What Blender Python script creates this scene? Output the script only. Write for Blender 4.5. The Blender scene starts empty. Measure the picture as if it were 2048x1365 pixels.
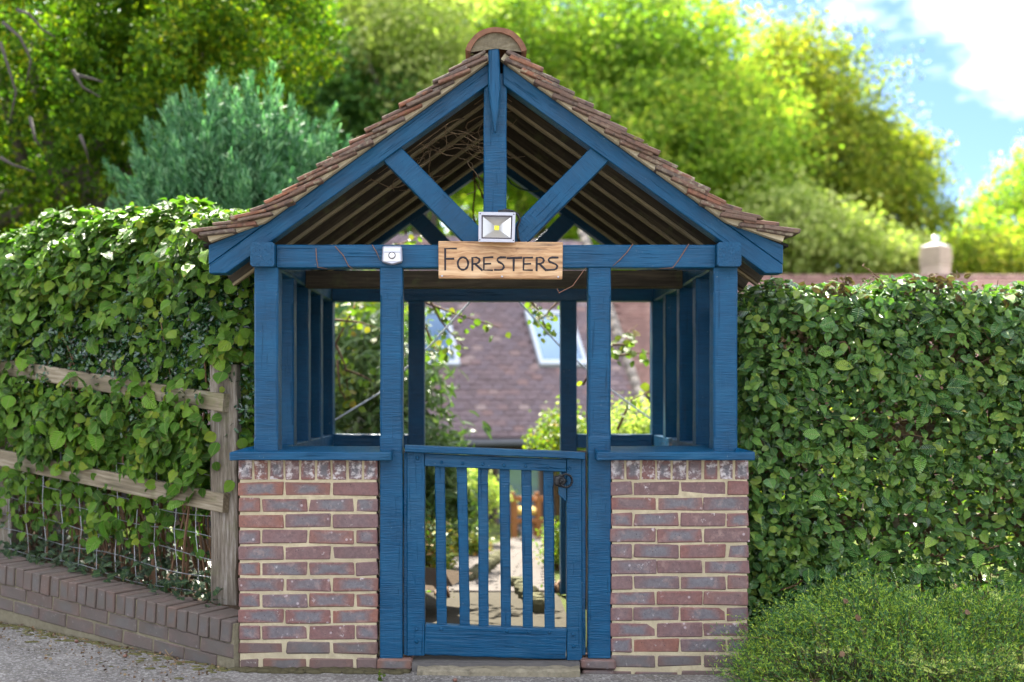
import bpy, bmesh, math, random
import numpy as np
from mathutils import Vector, Matrix

R = math.radians
random.seed(11)
rng = np.random.default_rng(11)
sc = bpy.context.scene
col = sc.collection

# ------------------------------------------------------------------ camera, light, exposure
CX, CZ, D0, F = -0.059, 1.263, 5.5, 2299.0
cam_d = bpy.data.cameras.new("camera")
cam = bpy.data.objects.new("camera", cam_d)
col.objects.link(cam)
cam.location = (CX, -D0, CZ)
cam.rotation_euler = (R(90), 0, 0)
cam_d.sensor_width = 36
cam_d.lens = 36 * F / 2048
cam_d.shift_x = 0.0278
cam_d.shift_y = 0.0525
cam_d.clip_end = 900
cam_d.dof.use_dof = True
cam_d.dof.focus_distance = 5.5
cam_d.dof.aperture_fstop = 1.2
sc.camera = cam

SUN = Vector((-0.17, 0.61, 0.77)).normalized()
sun_d = bpy.data.lights.new("sun", 'SUN')
sun_d.energy = 2.9
sun_d.angle = R(0.6)
sun_d.color = (1.0, 0.94, 0.82)
sun = bpy.data.objects.new("sun", sun_d)
col.objects.link(sun)
sun.rotation_euler = SUN.to_track_quat('Z', 'Y').to_euler()

sc.view_settings.view_transform = 'Standard'
sc.view_settings.look = 'None'
sc.view_settings.exposure = 3.25
sc.view_settings.gamma = 1
sc.view_settings.use_curve_mapping = False


# ------------------------------------------------------------------ node helpers
def N(nt, t, ins=None, **props):
    n = nt.nodes.new(t)
    for k, v in props.items():
        setattr(n, k, v)
    for k, v in (ins or {}).items():
        s = n.inputs[k]
        if isinstance(v, bpy.types.NodeSocket):
            nt.links.new(v, s)
        else:
            s.default_value = v
    return n


def c4(c):
    return (c[0], c[1], c[2], 1.0)


def vmul(nt, v, k):
    return N(nt, 'ShaderNodeVectorMath', {0: v, 1: k}, operation='MULTIPLY').outputs[0]


def vadd(nt, v, k):
    return N(nt, 'ShaderNodeVectorMath', {0: v, 1: k}, operation='ADD').outputs[0]


def mth(nt, op, a, b=0.0, clamp=False):
    return N(nt, 'ShaderNodeMath', {0: a, 1: b}, operation=op, use_clamp=clamp).outputs[0]


def noise(nt, v, scale, detail=3.0, rough=0.55):
    return N(nt, 'ShaderNodeTexNoise', {'Vector': v, 'Scale': scale, 'Detail': detail, 'Roughness': rough}).outputs['Fac']


def ramp(nt, fac, stops, interp='LINEAR'):
    r = N(nt, 'ShaderNodeValToRGB', {'Fac': fac})
    cr = r.color_ramp
    cr.interpolation = interp
    while len(cr.elements) < len(stops):
        cr.elements.new(0.5)
    for e, (p, c) in zip(cr.elements, stops):
        e.position = p
        e.color = c4(c) if not isinstance(c, (int, float)) else (c, c, c, 1)
    return r.outputs['Color']


def mix(nt, f, a, b, blend='MIX'):
    n = N(nt, 'ShaderNodeMix', data_type='RGBA', blend_type=blend)
    for i, v in ((0, f), (6, a), (7, b)):
        s = n.inputs[i]
        if isinstance(v, bpy.types.NodeSocket):
            nt.links.new(v, s)
        elif i == 0:
            s.default_value = v
        else:
            s.default_value = c4(v)
    return n.outputs[2]


def bump(nt, h, strength, dist):
    return N(nt, 'ShaderNodeBump', {'Height': h, 'Strength': strength, 'Distance': dist}).outputs['Normal']


def newmat(name, rough=0.7, spec=0.4):
    m = bpy.data.materials.new(name)
    m.use_nodes = True
    nt = m.node_tree
    b = nt.nodes['Principled BSDF']
    b.inputs['Roughness'].default_value = rough
    b.inputs['Specular IOR Level'].default_value = spec
    return m, nt, b


def setc(nt, b, color):
    if isinstance(color, bpy.types.NodeSocket):
        nt.links.new(color, b.inputs['Base Color'])
    else:
        b.inputs['Base Color'].default_value = c4(color)


def objco(nt, rand=True):
    v = N(nt, 'ShaderNodeTexCoord').outputs['Object']
    if rand:
        r = N(nt, 'ShaderNodeObjectInfo').outputs['Random']
        o = N(nt, 'ShaderNodeCombineXYZ', {0: mth(nt, 'MULTIPLY', r, 37.0), 1: mth(nt, 'MULTIPLY', r, 91.0), 2: mth(nt, 'MULTIPLY', r, 53.0)}).outputs[0]
        v = vadd(nt, v, o)
    return v


def objrand(nt):
    return N(nt, 'ShaderNodeObjectInfo').outputs['Random']


# ------------------------------------------------------------------ world: sky with scattered cumulus
w = bpy.data.worlds.new("World")
sc.world = w
w.use_nodes = True
wt = w.node_tree
sky = N(wt, 'ShaderNodeTexSky', sky_type='NISHITA', sun_disc=False)
sky.sun_elevation = math.asin(SUN.z)
sky.sun_rotation = math.atan2(SUN.x, SUN.y)
sky.air_density = 1.0
sky.dust_density = 0.6
sky.ozone_density = 2.0
gv = N(wt, 'ShaderNodeTexCoord').outputs['Generated']
sep = N(wt, 'ShaderNodeSeparateXYZ', {0: gv})
zc = mth(wt, 'MAXIMUM', sep.outputs[2], 0.0)
den = mth(wt, 'ADD', zc, 0.28)
cv = N(wt, 'ShaderNodeCombineXYZ', {0: mth(wt, 'DIVIDE', sep.outputs[0], den), 1: mth(wt, 'DIVIDE', sep.outputs[1], den), 2: 0.0}).outputs[0]
cv = vadd(wt, cv, (5.5, 5.2, 3.3))
cn = noise(wt, cv, 1.5, 9.0, 0.56)
cloud = ramp(wt, cn, [(0.44, 0.0), (0.74, 1.0)])
cshade = ramp(wt, noise(wt, vadd(wt, cv, (0.1, 0.2, 0.3)), 2.2, 6.0), [(0.3, (9.0, 9.4, 10.2)), (0.7, (12.5, 12.4, 12.2))])
skyc = mix(wt, 1.0, sky.outputs[0], (0.165, 0.20, 0.29), 'MULTIPLY')
wc = mix(wt, cloud, skyc, cshade)
wt.links.new(wc, wt.nodes['Background'].inputs['Color'])
wt.nodes['Background'].inputs['Strength'].default_value = 0.095

# ------------------------------------------------------------------ object helpers
WM = {}


def P(px, py, Y=0.0):
    """world point of a photograph pixel at depth Y"""
    d = D0 + Y
    return Vector((CX + (px - 967) * d / F, Y, CZ - (py - 790) * d / F))


def wm(o):
    return WM.get(o.name, Matrix.Identity(4))


def put(o, M, parent=None):
    WM[o.name] = M.copy()
    if parent is not None:
        o.parent = parent
        o.matrix_parent_inverse = Matrix.Identity(4)
        o.matrix_basis = wm(parent).inverted() @ M
    else:
        o.matrix_basis = M
    return o


def tag(o, label=None, cat=None, group=None, kind=None):
    for k, v in (('label', label), ('category', cat), ('group', group), ('kind', kind)):
        if v:
            o[k] = v
    return o


def thing(name, loc, label, cat, group=None):
    o = bpy.data.objects.new(name, None)
    o.empty_display_size = 0.2
    col.objects.link(o)
    put(o, Matrix.Translation(Vector(loc)))
    return tag(o, label, cat, group)


def link_mesh(name, me, M, parent=None):
    o = bpy.data.objects.new(name, me)
    col.objects.link(o)
    return put(o, M, parent)


def npmesh(name, v, faces, mat=None, uv=None, smooth=False, mat_idx=None):
    """v (N,3) array, faces (M,k) array of equal-sided faces"""
    v = np.asarray(v, dtype=np.float32)
    f = np.asarray(faces, dtype=np.int32)
    me = bpy.data.meshes.new(name)
    me.vertices.add(len(v))
    me.vertices.foreach_set('co', v.ravel())
    k = f.shape[1]
    me.loops.add(f.size)
    me.loops.foreach_set('vertex_index', f.ravel())
    me.polygons.add(len(f))
    me.polygons.foreach_set('loop_start', np.arange(0, f.size, k, dtype=np.int32))
    me.polygons.foreach_set('loop_total', np.full(len(f), k, dtype=np.int32))
    if smooth:
        me.polygons.foreach_set('use_smooth', np.ones(len(f), dtype=bool))
    if uv is not None:
        ul = me.uv_layers.new(name='UVMap')
        ul.data.foreach_set('uv', np.asarray(uv, dtype=np.float32)[f.ravel()].ravel())
    mats = mat if isinstance(mat, (list, tuple)) else [mat]
    for m in mats:
        if m:
            me.materials.append(m)
    if mat_idx is not None:
        me.polygons.foreach_set('material_index', np.asarray(mat_idx, dtype=np.int32))
    me.update(calc_edges=True)
    me.validate()
    return me


class MB:
    """collects shapes in world coordinates, built as one mesh"""

    def __init__(s):
        s.v, s.f = [], []

    def add(s, vs, fs):
        b = len(s.v)
        s.v += [tuple(p) for p in vs]
        s.f += [tuple(b + i for i in q) for q in fs]

    def box(s, a, b):
        x0, y0, z0 = a
        x1, y1, z1 = b
        s.add([(x0, y0, z0), (x1, y0, z0), (x1, y1, z0), (x0, y1, z0), (x0, y0, z1), (x1, y0, z1), (x1, y1, z1), (x0, y1, z1)],
              [(0, 3, 2, 1), (4, 5, 6, 7), (0, 1, 5, 4), (1, 2, 6, 5), (2, 3, 7, 6), (3, 0, 4, 7)])

    def tube(s, pts, rad, sides=6, cap=True):
        pts = [Vector(p) for p in pts]
        n = len(pts)
        if not hasattr(rad, '__len__'):
            rad = [rad] * n
        vs = []
        up = Vector((0.13, 0.21, 0.97))
        for i, p in enumerate(pts):
            t = (pts[min(i + 1, n - 1)] - pts[max(i - 1, 0)]).normalized()
            a = t.cross(up)
            if a.length < 1e-3:
                a = t.cross(Vector((1, 0, 0)))
            a.normalize()
            b = t.cross(a)
            for k in range(sides):
                th = 2 * math.pi * k / sides
                vs.append(p + (a * math.cos(th) + b * math.sin(th)) * rad[i])
        fs = []
        for i in range(n - 1):
            for k in range(sides):
                k2 = (k + 1) % sides
                fs.append((i * sides + k, i * sides + k2, (i + 1) * sides + k2, (i + 1) * sides + k))
        if cap:
            fs.append(tuple(range(sides - 1, -1, -1)))
            fs.append(tuple((n - 1) * sides + k for k in range(sides)))
        s.add(vs, fs)

    def build(s, name, mat, parent=None, smooth=False, origin=None):
        o3 = Vector(origin) if origin is not None else Vector(s.v[0])
        me = bpy.data.meshes.new(name)
        me.from_pydata([tuple(Vector(p) - o3) for p in s.v], [], s.f)
        if smooth:
            for p in me.polygons:
                p.use_smooth = True
        me.materials.append(mat)
        me.update()
        return link_mesh(name, me, Matrix.Translation(o3), parent)


def frame(p0, p1, side=None):
    p0, p1 = Vector(p0), Vector(p1)
    x = (p1 - p0).normalized()
    y = Vector(side) if side is not None else (Vector((0, 1, 0)) if abs(x.y) < 0.9 else Vector((1, 0, 0)))
    y = (y - x * y.dot(x)).normalized()
    z = x.cross(y)
    M = Matrix((x, y, z)).transposed().to_4x4()
    M.translation = p0
    return M, (p1 - p0).length


def beam_mesh(name, L, w_, t, c, mat, nseg=8, jit=0.0012, stop=None, taper=None):
    """chamfered timber, length along local x, depth t along y, width w along z, centred"""
    xs = list(np.linspace(0, L, nseg + 1))
    if stop:
        a, b, cb = stop
        xs = sorted(set([0.0, L, a, a + cb * 1.6, b - cb * 1.6, b] + [q for q in xs if 0 < q < L]))
    vs, fs = [], []
    r_ = random.Random(hash((round(L, 3), round(w_, 3), round(t, 3), name)) & 0xffff)
    for x in xs:
        cc = c
        if stop:
            a, b, cb = stop
            if a + cb * 1.5 <= x <= b - cb * 1.5:
                cc = cb
        k = 1.0
        if taper:
            k = 1 + (taper - 1) * x / L
        hw, ht = w_ * k / 2, t / 2
        jx, jz = r_.uniform(-jit, jit), r_.uniform(-jit, jit)
        ring = [(-ht + cc, -hw), (ht - cc, -hw), (ht, -hw + cc), (ht, hw - cc), (ht - cc, hw), (-ht + cc, hw), (-ht, hw - cc), (-ht, -hw + cc)]
        for (y, z) in ring:
            vs.append((x, y + jx + r_.uniform(-jit, jit) * .4, z + jz + r_.uniform(-jit, jit) * .4))
    n = len(xs)
    for i in range(n - 1):
        for k in range(8):
            k2 = (k + 1) % 8
            fs.append((i * 8 + k, (i + 1) * 8 + k, (i + 1) * 8 + k2, i * 8 + k2))
    fs.append(tuple(range(8)))
    fs.append(tuple((n - 1) * 8 + k for k in range(7, -1, -1)))
    me = bpy.data.meshes.new(name)
    me.from_pydata(vs, [], fs)
    me.materials.append(mat)
    me.update()
    return me


def beam(name, p0, p1, w_, t, mat, parent=None, c=0.004, side=None, **kw):
    M, L = frame(p0, p1, side)
    return link_mesh(name, beam_mesh(name, L, w_, t, c, mat, **kw), M, parent)


def prism(name, pts, y0, y1, mat, parent=None, ang=0.0, bev=0.004, jit=0.0):
    """outline in the XZ plane (world) extruded in Y; local x turned by ang so the grain follows"""
    o3 = Vector((sum(p[0] for p in pts) / len(pts), (y0 + y1) / 2, sum(p[1] for p in pts) / len(pts)))
    Rm = Matrix.Rotation(-ang, 4, 'Y')
    M = Matrix.Translation(o3) @ Rm
    Mi = M.inverted()
    bm = bmesh.new()
    va = [bm.verts.new(Mi @ Vector((x, y0, z))) for x, z in pts]
    f = bm.faces.new(va)
    r = bmesh.ops.extrude_face_region(bm, geom=[f])
    vv = [e for e in r['geom'] if isinstance(e, bmesh.types.BMVert)]
    for v in vv:
        v.co = Mi @ (M @ v.co + Vector((0, y1 - y0, 0)))
    bmesh.ops.recalc_face_normals(bm, faces=bm.faces)
    if bev:
        bmesh.ops.bevel(bm, geom=list(bm.edges), offset=bev, segments=1, affect='EDGES', profile=0.5)
    if jit:
        for v in bm.verts:
            v.co += Vector((random.uniform(-jit, jit), random.uniform(-jit, jit), random.uniform(-jit, jit)))
    me = bpy.data.meshes.new(name)
    bm.to_mesh(me)
    bm.free()
    me.materials.append(mat)
    return link_mesh(name, me, M, parent)


def block_mesh(name, lx, ly, lz, mat, bev=0.004, jit=0.002):
    bm = bmesh.new()
    bmesh.ops.create_cube(bm, size=1.0)
    for v in bm.verts:
        v.co = Vector((v.co.x * lx, v.co.y * ly, v.co.z * lz))
        v.co += Vector([random.uniform(-jit, jit) for _ in range(3)])
    bmesh.ops.bevel(bm, geom=list(bm.edges), offset=bev, segments=1, affect='EDGES')
    me = bpy.data.meshes.new(name)
    bm.to_mesh(me)
    bm.free()
    me.materials.append(mat)
    return me


def uvsphere(mb, c, r, nu=10, nv=7, sc_=(1, 1, 1)):
    c = Vector(c)
    vs = []
    for j in range(nv + 1):
        ph = math.pi * j / nv
        for i in range(nu):
            th = 2 * math.pi * i / nu
            vs.append(c + Vector((math.sin(ph) * math.cos(th) * r * sc_[0], math.sin(ph) * math.sin(th) * r * sc_[1], math.cos(ph) * r * sc_[2])))
    fs = []
    for j in range(nv):
        for i in range(nu):
            i2 = (i + 1) % nu
            fs.append((j * nu + i, (j + 1) * nu + i, (j + 1) * nu + i2, j * nu + i2))
    mb.add(vs, fs)


# ------------------------------------------------------------------ materials
def paint(name, kx, ky, strength, dark, mid, light):
    m, nt, b = newmat(name, 0.42, 0.22)
    v = objco(nt)
    fine = mth(nt, 'ADD', mth(nt, 'MULTIPLY', noise(nt, vmul(nt, v, (kx, ky, ky)), 1.0, 3.0, 0.6), .6), mth(nt, 'MULTIPLY', noise(nt, vmul(nt, vadd(nt, v, (3, 2, 1)), (kx * .35, ky * .5, ky * .5)), 1.0, 4.0, 0.7), .4))
    coarse = noise(nt, v, 5.0, 4.0, 0.6)
    crack = noise(nt, vmul(nt, v, (3.0, 110.0, 110.0)), 1.0, 3.0, 0.7)
    crk = ramp(nt, crack, [(0.30, 0.0), (0.37, 1.0)])
    col_ = ramp(nt, mth(nt, 'ADD', mth(nt, 'MULTIPLY', fine, 0.55), mth(nt, 'MULTIPLY', coarse, 0.45)), [(0.32, dark), (0.5, mid), (0.68, light)])
    col_ = mix(nt, mth(nt, 'MULTIPLY', mth(nt, 'SUBTRACT', 1.0, crk), 0.35), col_, (0.004, 0.016, 0.035))
    fleck = ramp(nt, noise(nt, v, 95.0, 2.0, 0.5), [(0.745, 0.0), (0.765, 1.0)])
    area = ramp(nt, noise(nt, v, 7.0, 3.0), [(0.50, 0.0), (0.66, 1.0)])
    col_ = mix(nt, mth(nt, 'MULTIPLY', fleck, area), col_, (0.32, 0.33, 0.30))
    dirt = ramp(nt, noise(nt, v, 2.3, 5.0, 0.7), [(0.52, 0.0), (0.75, 0.5)])
    col_ = mix(nt, dirt, col_, (0.016, 0.075, 0.135))
    setc(nt, b, col_)
    nt.links.new(ramp(nt, coarse, [(0.3, 0.28), (0.7, 0.48)]), b.inputs['Roughness'])
    h = mth(nt, 'ADD', fine, mth(nt, 'MULTIPLY', crk, 0.8))
    nt.links.new(bump(nt, h, strength, 0.009), b.inputs['Normal'])
    return m


BD, BMID, BL = (0.0004, 0.027, 0.062), (0.0007, 0.043, 0.098), (0.002, 0.062, 0.134)
M_SAW = paint('blue_paint_sawn', 150.0, 12.0, 0.6, BD, BMID, BL)
M_GRAIN = paint('blue_paint_grained', 5.0, 85.0, 0.75, BD, BMID, BL)


def wood(name, cols, kx=4.0, ky=70.0, rough=0.8, strength=0.8, moss=0.0, dist=0.004):
    m, nt, b = newmat(name, rough, 0.25)
    v = objco(nt)
    g = noise(nt, vmul(nt, v, (kx, ky, ky)), 1.0, 5.0, 0.65)
    c = noise(nt, vmul(nt, v, (2.0, 12.0, 12.0)), 1.0, 4.0, 0.6)
    f = mth(nt, 'ADD', mth(nt, 'MULTIPLY', g, 0.6), mth(nt, 'MULTIPLY', c, 0.4))
    cc = ramp(nt, f, [(0.30, cols[0]), (0.50, cols[1]), (0.68, cols[2])])
    if moss:
        mm = ramp(nt, noise(nt, v, 9.0, 5.0, 0.65), [(0.55, 0.0), (0.70, moss)])
        cc = mix(nt, mm, cc, (0.10, 0.12, 0.035))
    setc(nt, b, cc)
    nt.links.new(bump(nt, g, strength, dist), b.inputs['Normal'])
    return m


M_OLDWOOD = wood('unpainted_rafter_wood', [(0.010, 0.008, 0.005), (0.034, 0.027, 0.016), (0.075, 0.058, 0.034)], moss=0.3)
M_LIT_UNDERSIDE = wood('painted_lit_underside', [(0.09, 0.075, 0.045), (0.19, 0.155, 0.09), (0.30, 0.25, 0.15)])  # pale colour standing in for light on the rafter undersides
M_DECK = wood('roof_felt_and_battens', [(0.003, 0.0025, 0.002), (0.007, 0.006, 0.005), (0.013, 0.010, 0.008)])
M_FENCE = wood('weathered_fence_wood', [(0.055, 0.045, 0.030), (0.16, 0.13, 0.085), (0.30, 0.26, 0.19)], moss=0.5)
M_POST = wood('grey_split_post_wood', [(0.035, 0.028, 0.020), (0.15, 0.125, 0.095), (0.34, 0.31, 0.27)], kx=6.0, ky=90.0, strength=1.0, moss=0.3, dist=0.008)
M_BENCH = wood('orange_garden_wood', [(0.16, 0.06, 0.02), (0.25, 0.10, 0.035), (0.33, 0.14, 0.055)])


def sign_wood():
    m, nt, b = newmat('sign_pine_board', 0.5, 0.4)
    v = objco(nt, False)
    wv = N(nt, 'ShaderNodeVectorMath', {0: v, 1: vmul(nt, N(nt, 'ShaderNodeTexNoise', {'Vector': vmul(nt, v, (5, 9, 9)), 'Scale': 1.0, 'Detail': 3.0}).outputs['Color'], (0.0, 0.05, 0.05))}, operation='ADD').outputs[0]
    g = noise(nt, vmul(nt, wv, (3.0, 60.0, 60.0)), 1.0, 5.0, 0.6)
    cc = ramp(nt, g, [(0.30, (0.085, 0.040, 0.016)), (0.44, (0.27, 0.140, 0.058)), (0.58, (0.41, 0.245, 0.115)), (0.72, (0.50, 0.335, 0.185))])
    big = noise(nt, vmul(nt, v, (3.0, 8.0, 14.0)), 1.0, 3.0)
    cc = mix(nt, ramp(nt, big, [(0.50, 0.0), (0.72, 0.65)]), cc, (0.58, 0.42, 0.25))
    cr = ramp(nt, noise(nt, vmul(nt, wv, (1.4, 1.0, 85.0)), 1.0, 2.0, 0.5), [(0.27, 1.0), (0.315, 0.0)])
    cc = mix(nt, cr, cc, (0.03, 0.014, 0.006))
    kn = N(nt, 'ShaderNodeTexVoronoi', {'Vector': vmul(nt, v, (5.2, 5.2, 8.5)), 'Scale': 1.0}).outputs['Distance']
    kr = ramp(nt, kn, [(0.06, 1.0), (0.11, 0.35), (0.15, 0.0)])
    cc = mix(nt, mth(nt, 'MULTIPLY', kr, 0.75), cc, (0.13, 0.048, 0.014))
    setc(nt, b, cc)
    nt.links.new(bump(nt, mth(nt, 'SUBTRACT', g, mth(nt, 'MULTIPLY', cr, 0.8)), 0.5, 0.003), b.inputs['Normal'])
    return m


M_SIGN = sign_wood()


def brick_mat(name, dirt=0.0, lime=0.25):
    m, nt, b = newmat(name, 0.85, 0.25)
    tc = N(nt, 'ShaderNodeTexCoord')
    gen = tc.outputs['Generated']
    v = objco(nt)
    r = objrand(nt)
    base = ramp(nt, r, [(0.0, (0.165, 0.085, 0.075)), (0.22, (0.145, 0.092, 0.088)), (0.45, (0.185, 0.085, 0.070)), (0.62, (0.145, 0.100, 0.098)), (0.80, (0.215, 0.090, 0.060)), (1.0, (0.130, 0.086, 0.084))])
    g2 = N(nt, 'ShaderNodeSeparateXYZ', {0: gen})
    ex = mth(nt, 'ABSOLUTE', mth(nt, 'SUBTRACT', g2.outputs[0], 0.5))
    ez = mth(nt, 'ABSOLUTE', mth(nt, 'SUBTRACT', g2.outputs[2], 0.5))
    e = mth(nt, 'MAXIMUM', mth(nt, 'MULTIPLY', ex, 1.05), ez)
    e = mth(nt, 'ADD', e, mth(nt, 'MULTIPLY', mth(nt, 'SUBTRACT', noise(nt, v, 14.0, 3.0), 0.5), 0.55))
    core = ramp(nt, e, [(0.20, 1.0), (0.42, 0.0)])
    gate = ramp(nt, mth(nt, 'FRACT', mth(nt, 'MULTIPLY', r, 7.31)), [(0.10, 0.15), (0.45, 0.95)])
    base = mix(nt, mth(nt, 'MULTIPLY', core, gate), base, (0.130, 0.125, 0.132))
    base = mix(nt, mth(nt, 'MULTIPLY', ramp(nt, noise(nt, v, 48.0, 5.0, 0.75), [(0.38, 0.0), (0.62, 1.0)]), 0.55), base, mix(nt, 0.6, base, (0.04, 0.028, 0.03)))
    base = mix(nt, ramp(nt, noise(nt, vadd(nt, v, (4, 4, 4)), 20.0, 5.0, 0.7), [(0.55, 0.0), (0.72, 0.5)]), base, (0.30, 0.20, 0.17))
    pits = ramp(nt, N(nt, 'ShaderNodeTexVoronoi', {'Vector': v, 'Scale': 70.0}).outputs['Distance'], [(0.10, 1.0), (0.20, 0.0)])
    pits = mth(nt, 'MULTIPLY', pits, ramp(nt, noise(nt, v, 25.0, 2.0), [(0.45, 0.0), (0.6, 1.0)]))
    base = mix(nt, mth(nt, 'MULTIPLY', pits, 0.8), base, (0.025, 0.02, 0.025))
    lm = ramp(nt, noise(nt, v, 30.0, 5.0, 0.75), [(0.62 - lime * 0.14, 0.0), (0.70 - lime * 0.10, 0.85)])
    la = ramp(nt, noise(nt, vadd(nt, v, (5, 5, 5)), 8.0, 2.0), [(0.52 - lime * 0.2, 0.0), (0.64 - lime * 0.2, 1.0)])
    base = mix(nt, mth(nt, 'MULTIPLY', lm, la), base, (0.50, 0.46, 0.44))
    spots = ramp(nt, N(nt, 'ShaderNodeTexVoronoi', {'Vector': vadd(nt, v, (2, 3, 1)), 'Scale': 22.0}).outputs['Distance'], [(0.10, 0.6), (0.17, 0.0)])
    base = mix(nt, mth(nt, 'MULTIPLY', spots, ramp(nt, noise(nt, v, 5.0, 1.0), [(0.52, 0.0), (0.56, 1.0)])), base, (0.40, 0.34, 0.34))
    if dirt:
        base = mix(nt, ramp(nt, noise(nt, v, 12.0, 5.0, 0.7), [(0.3, dirt), (0.7, dirt * 0.62)]), base, (0.080, 0.069, 0.055))
    setc(nt, b, base)
    h = mth(nt, 'SUBTRACT', noise(nt, v, 90.0, 5.0, 0.7), pits)
    nt.links.new(bump(nt, h, 0.7, 0.003), b.inputs['Normal'])
    return m


M_BRICK = brick_mat('brick_red_and_blue', 0.0, 0.15)
M_BRICK_LIME = brick_mat('brick_limed', 0.0, 0.95)
M_BRICK_DIRTY = brick_mat('brick_dirty', 0.55, 0.05)
M_BRICK_WALL = brick_mat('brick_weathered_brown', 0.95, 0.15)


def mortar_mat(name, c0, c1, stain=0.0):
    m, nt, b = newmat(name, 0.9, 0.15)
    v = objco(nt, False)
    cc = ramp(nt, noise(nt, v, 28.0, 6.0, 0.7), [(0.3, c0), (0.7, c1)])
    cc = mix(nt, ramp(nt, noise(nt, v, 3.5, 5.0, 0.7), [(0.48, 0.0), (0.72, 0.3 + stain)]), cc, (0.13, 0.11, 0.07))
    setc(nt, b, cc)
    nt.links.new(bump(nt, noise(nt, v, 130.0, 5.0, 0.7), 0.8, 0.004), b.inputs['Normal'])
    return m


M_MORTAR = mortar_mat('sandy_mortar', (0.29, 0.245, 0.155), (0.46, 0.39, 0.255), 0.2)
M_MORTAR_WALL = mortar_mat('grey_mortar', (0.11, 0.095, 0.06), (0.20, 0.175, 0.115), 0.25)
M_VERGE = mortar_mat('verge_mortar', (0.30, 0.255, 0.165), (0.43, 0.37, 0.255), 0.2)
M_SIDEWALL = mortar_mat('inner_brickwork', (0.15, 0.09, 0.075), (0.23, 0.14, 0.11), 0.2)


def tile_mat():
    m, nt, b = newmat('clay_tile', 0.85, 0.2)
    v = objco(nt)
    r = objrand(nt)
    base = ramp(nt, r, [(0.0, (0.22, 0.095, 0.058)), (0.25, (0.13, 0.085, 0.062)), (0.45, (0.27, 0.11, 0.06)), (0.6, (0.11, 0.080, 0.064)), (0.8, (0.17, 0.10, 0.07)), (1.0, (0.12, 0.09, 0.075))])
    base = mix(nt, noise(nt, v, 40.0, 5.0, 0.7), base, mix(nt, 0.6, base, (0.03, 0.022, 0.018)))
    li = ramp(nt, noise(nt, v, 34.0, 5.0, 0.7), [(0.50, 0.0), (0.62, 0.8)])
    lg = ramp(nt, mth(nt, 'FRACT', mth(nt, 'MULTIPLY', r, 5.7)), [(0.2, 0.15), (0.8, 1.0)])
    base = mix(nt, mth(nt, 'MULTIPLY', li, lg), base, (0.24, 0.21, 0.14))
    dk = ramp(nt, noise(nt, vadd(nt, v, (3, 1, 2)), 18.0, 4.0, 0.7), [(0.52, 0.0), (0.66, 0.8)])
    base = mix(nt, dk, base, (0.04, 0.032, 0.028))
    ms = ramp(nt, noise(nt, vadd(nt, v, (7, 1, 2)), 14.0, 4.0, 0.7), [(0.62, 0.0), (0.72, 0.75)])
    base = mix(nt, ms, base, (0.17, 0.15, 0.03))
    setc(nt, b, base)
    nt.links.new(bump(nt, noise(nt, v, 80.0, 6.0, 0.7), 0.9, 0.005), b.inputs['Normal'])
    return m


M_TILE = tile_mat()
M_CAPM = mortar_mat('ridge_mortar_grey', (0.085, 0.07, 0.045), (0.17, 0.145, 0.095), 0.3)


def simple(name, color, rough=0.5, spec=0.5, metal=0.0, nscale=0.0, namt=0.3, bmp=0.0):
    m, nt, b = newmat(name, rough, spec)
    b.inputs['Metallic'].default_value = metal
    if nscale:
        v = objco(nt)
        n = noise(nt, v, nscale, 5.0, 0.65)
        setc(nt, b, mix(nt, n, tuple(c * (1 - namt) for c in color), tuple(min(1, c * (1 + namt)) for c in color)))
        if bmp:
            nt.links.new(bump(nt, n, bmp, 0.004), b.inputs['Normal'])
    else:
        setc(nt, b, color)
    return m


M_RIDGE = simple('ridge_clay', (0.15, 0.075, 0.045), 0.9, 0.2, nscale=35, namt=0.6, bmp=0.6)
M_LETTER = simple('burnt_lettering', (0.010, 0.008, 0.012), 0.55, 0.3, nscale=60, namt=0.4)
M_SILVER = simple('silver_painted_metal', (0.36, 0.36, 0.40), 0.35, 0.5, 0.7, nscale=80, namt=0.12)
M_REFLECT = simple('reflector_metal', (0.52, 0.51, 0.50), 0.28, 0.5, 1.0)
M_DARKTRIM = simple('dark_gasket', (0.025, 0.015, 0.025), 0.4)
M_LED = simple('yellow_led_chip', (0.75, 0.72, 0.03), 0.35)
M_CLEAR = simple('milky_lens', (0.52, 0.51, 0.47), 0.12, 0.6)
M_WHITE = simple('white_plastic', (0.80, 0.80, 0.82), 0.25, 0.5)
M_IRON = simple('black_iron', (0.006, 0.006, 0.007), 0.40, 0.4, 0.0, nscale=120, namt=0.5, bmp=0.4)
M_CABLE = simple('black_cable', (0.012, 0.012, 0.014), 0.5)
M_WIRE = simple('galvanised_wire', (0.33, 0.34, 0.36), 0.45, 0.5, 0.6)
M_ROPE = simple('pale_cable', (0.45, 0.47, 0.50), 0.5)
M_TWIG = simple('brown_twig', (0.13, 0.075, 0.042), 0.8, 0.2, nscale=60, namt=0.5)
M_DRYVINE = simple('dry_vine', (0.15, 0.105, 0.06), 0.85, 0.2, nscale=60, namt=0.4)
M_BARK = simple('bark', (0.11, 0.09, 0.07), 0.9, 0.2, nscale=18, namt=0.6, bmp=0.8)
M_PALEBARK = simple('pale_bark', (0.06, 0.052, 0.043), 0.9, 0.2, nscale=18, namt=0.4, bmp=0.8)
M_STONE = mortar_mat('pale_step_stone', (0.11, 0.095, 0.065), (0.27, 0.235, 0.165), 0.5)
M_SLAB = simple('threshold_slab', (0.085, 0.078, 0.072), 0.85, 0.2, nscale=22, namt=0.35, bmp=0.3)


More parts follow.
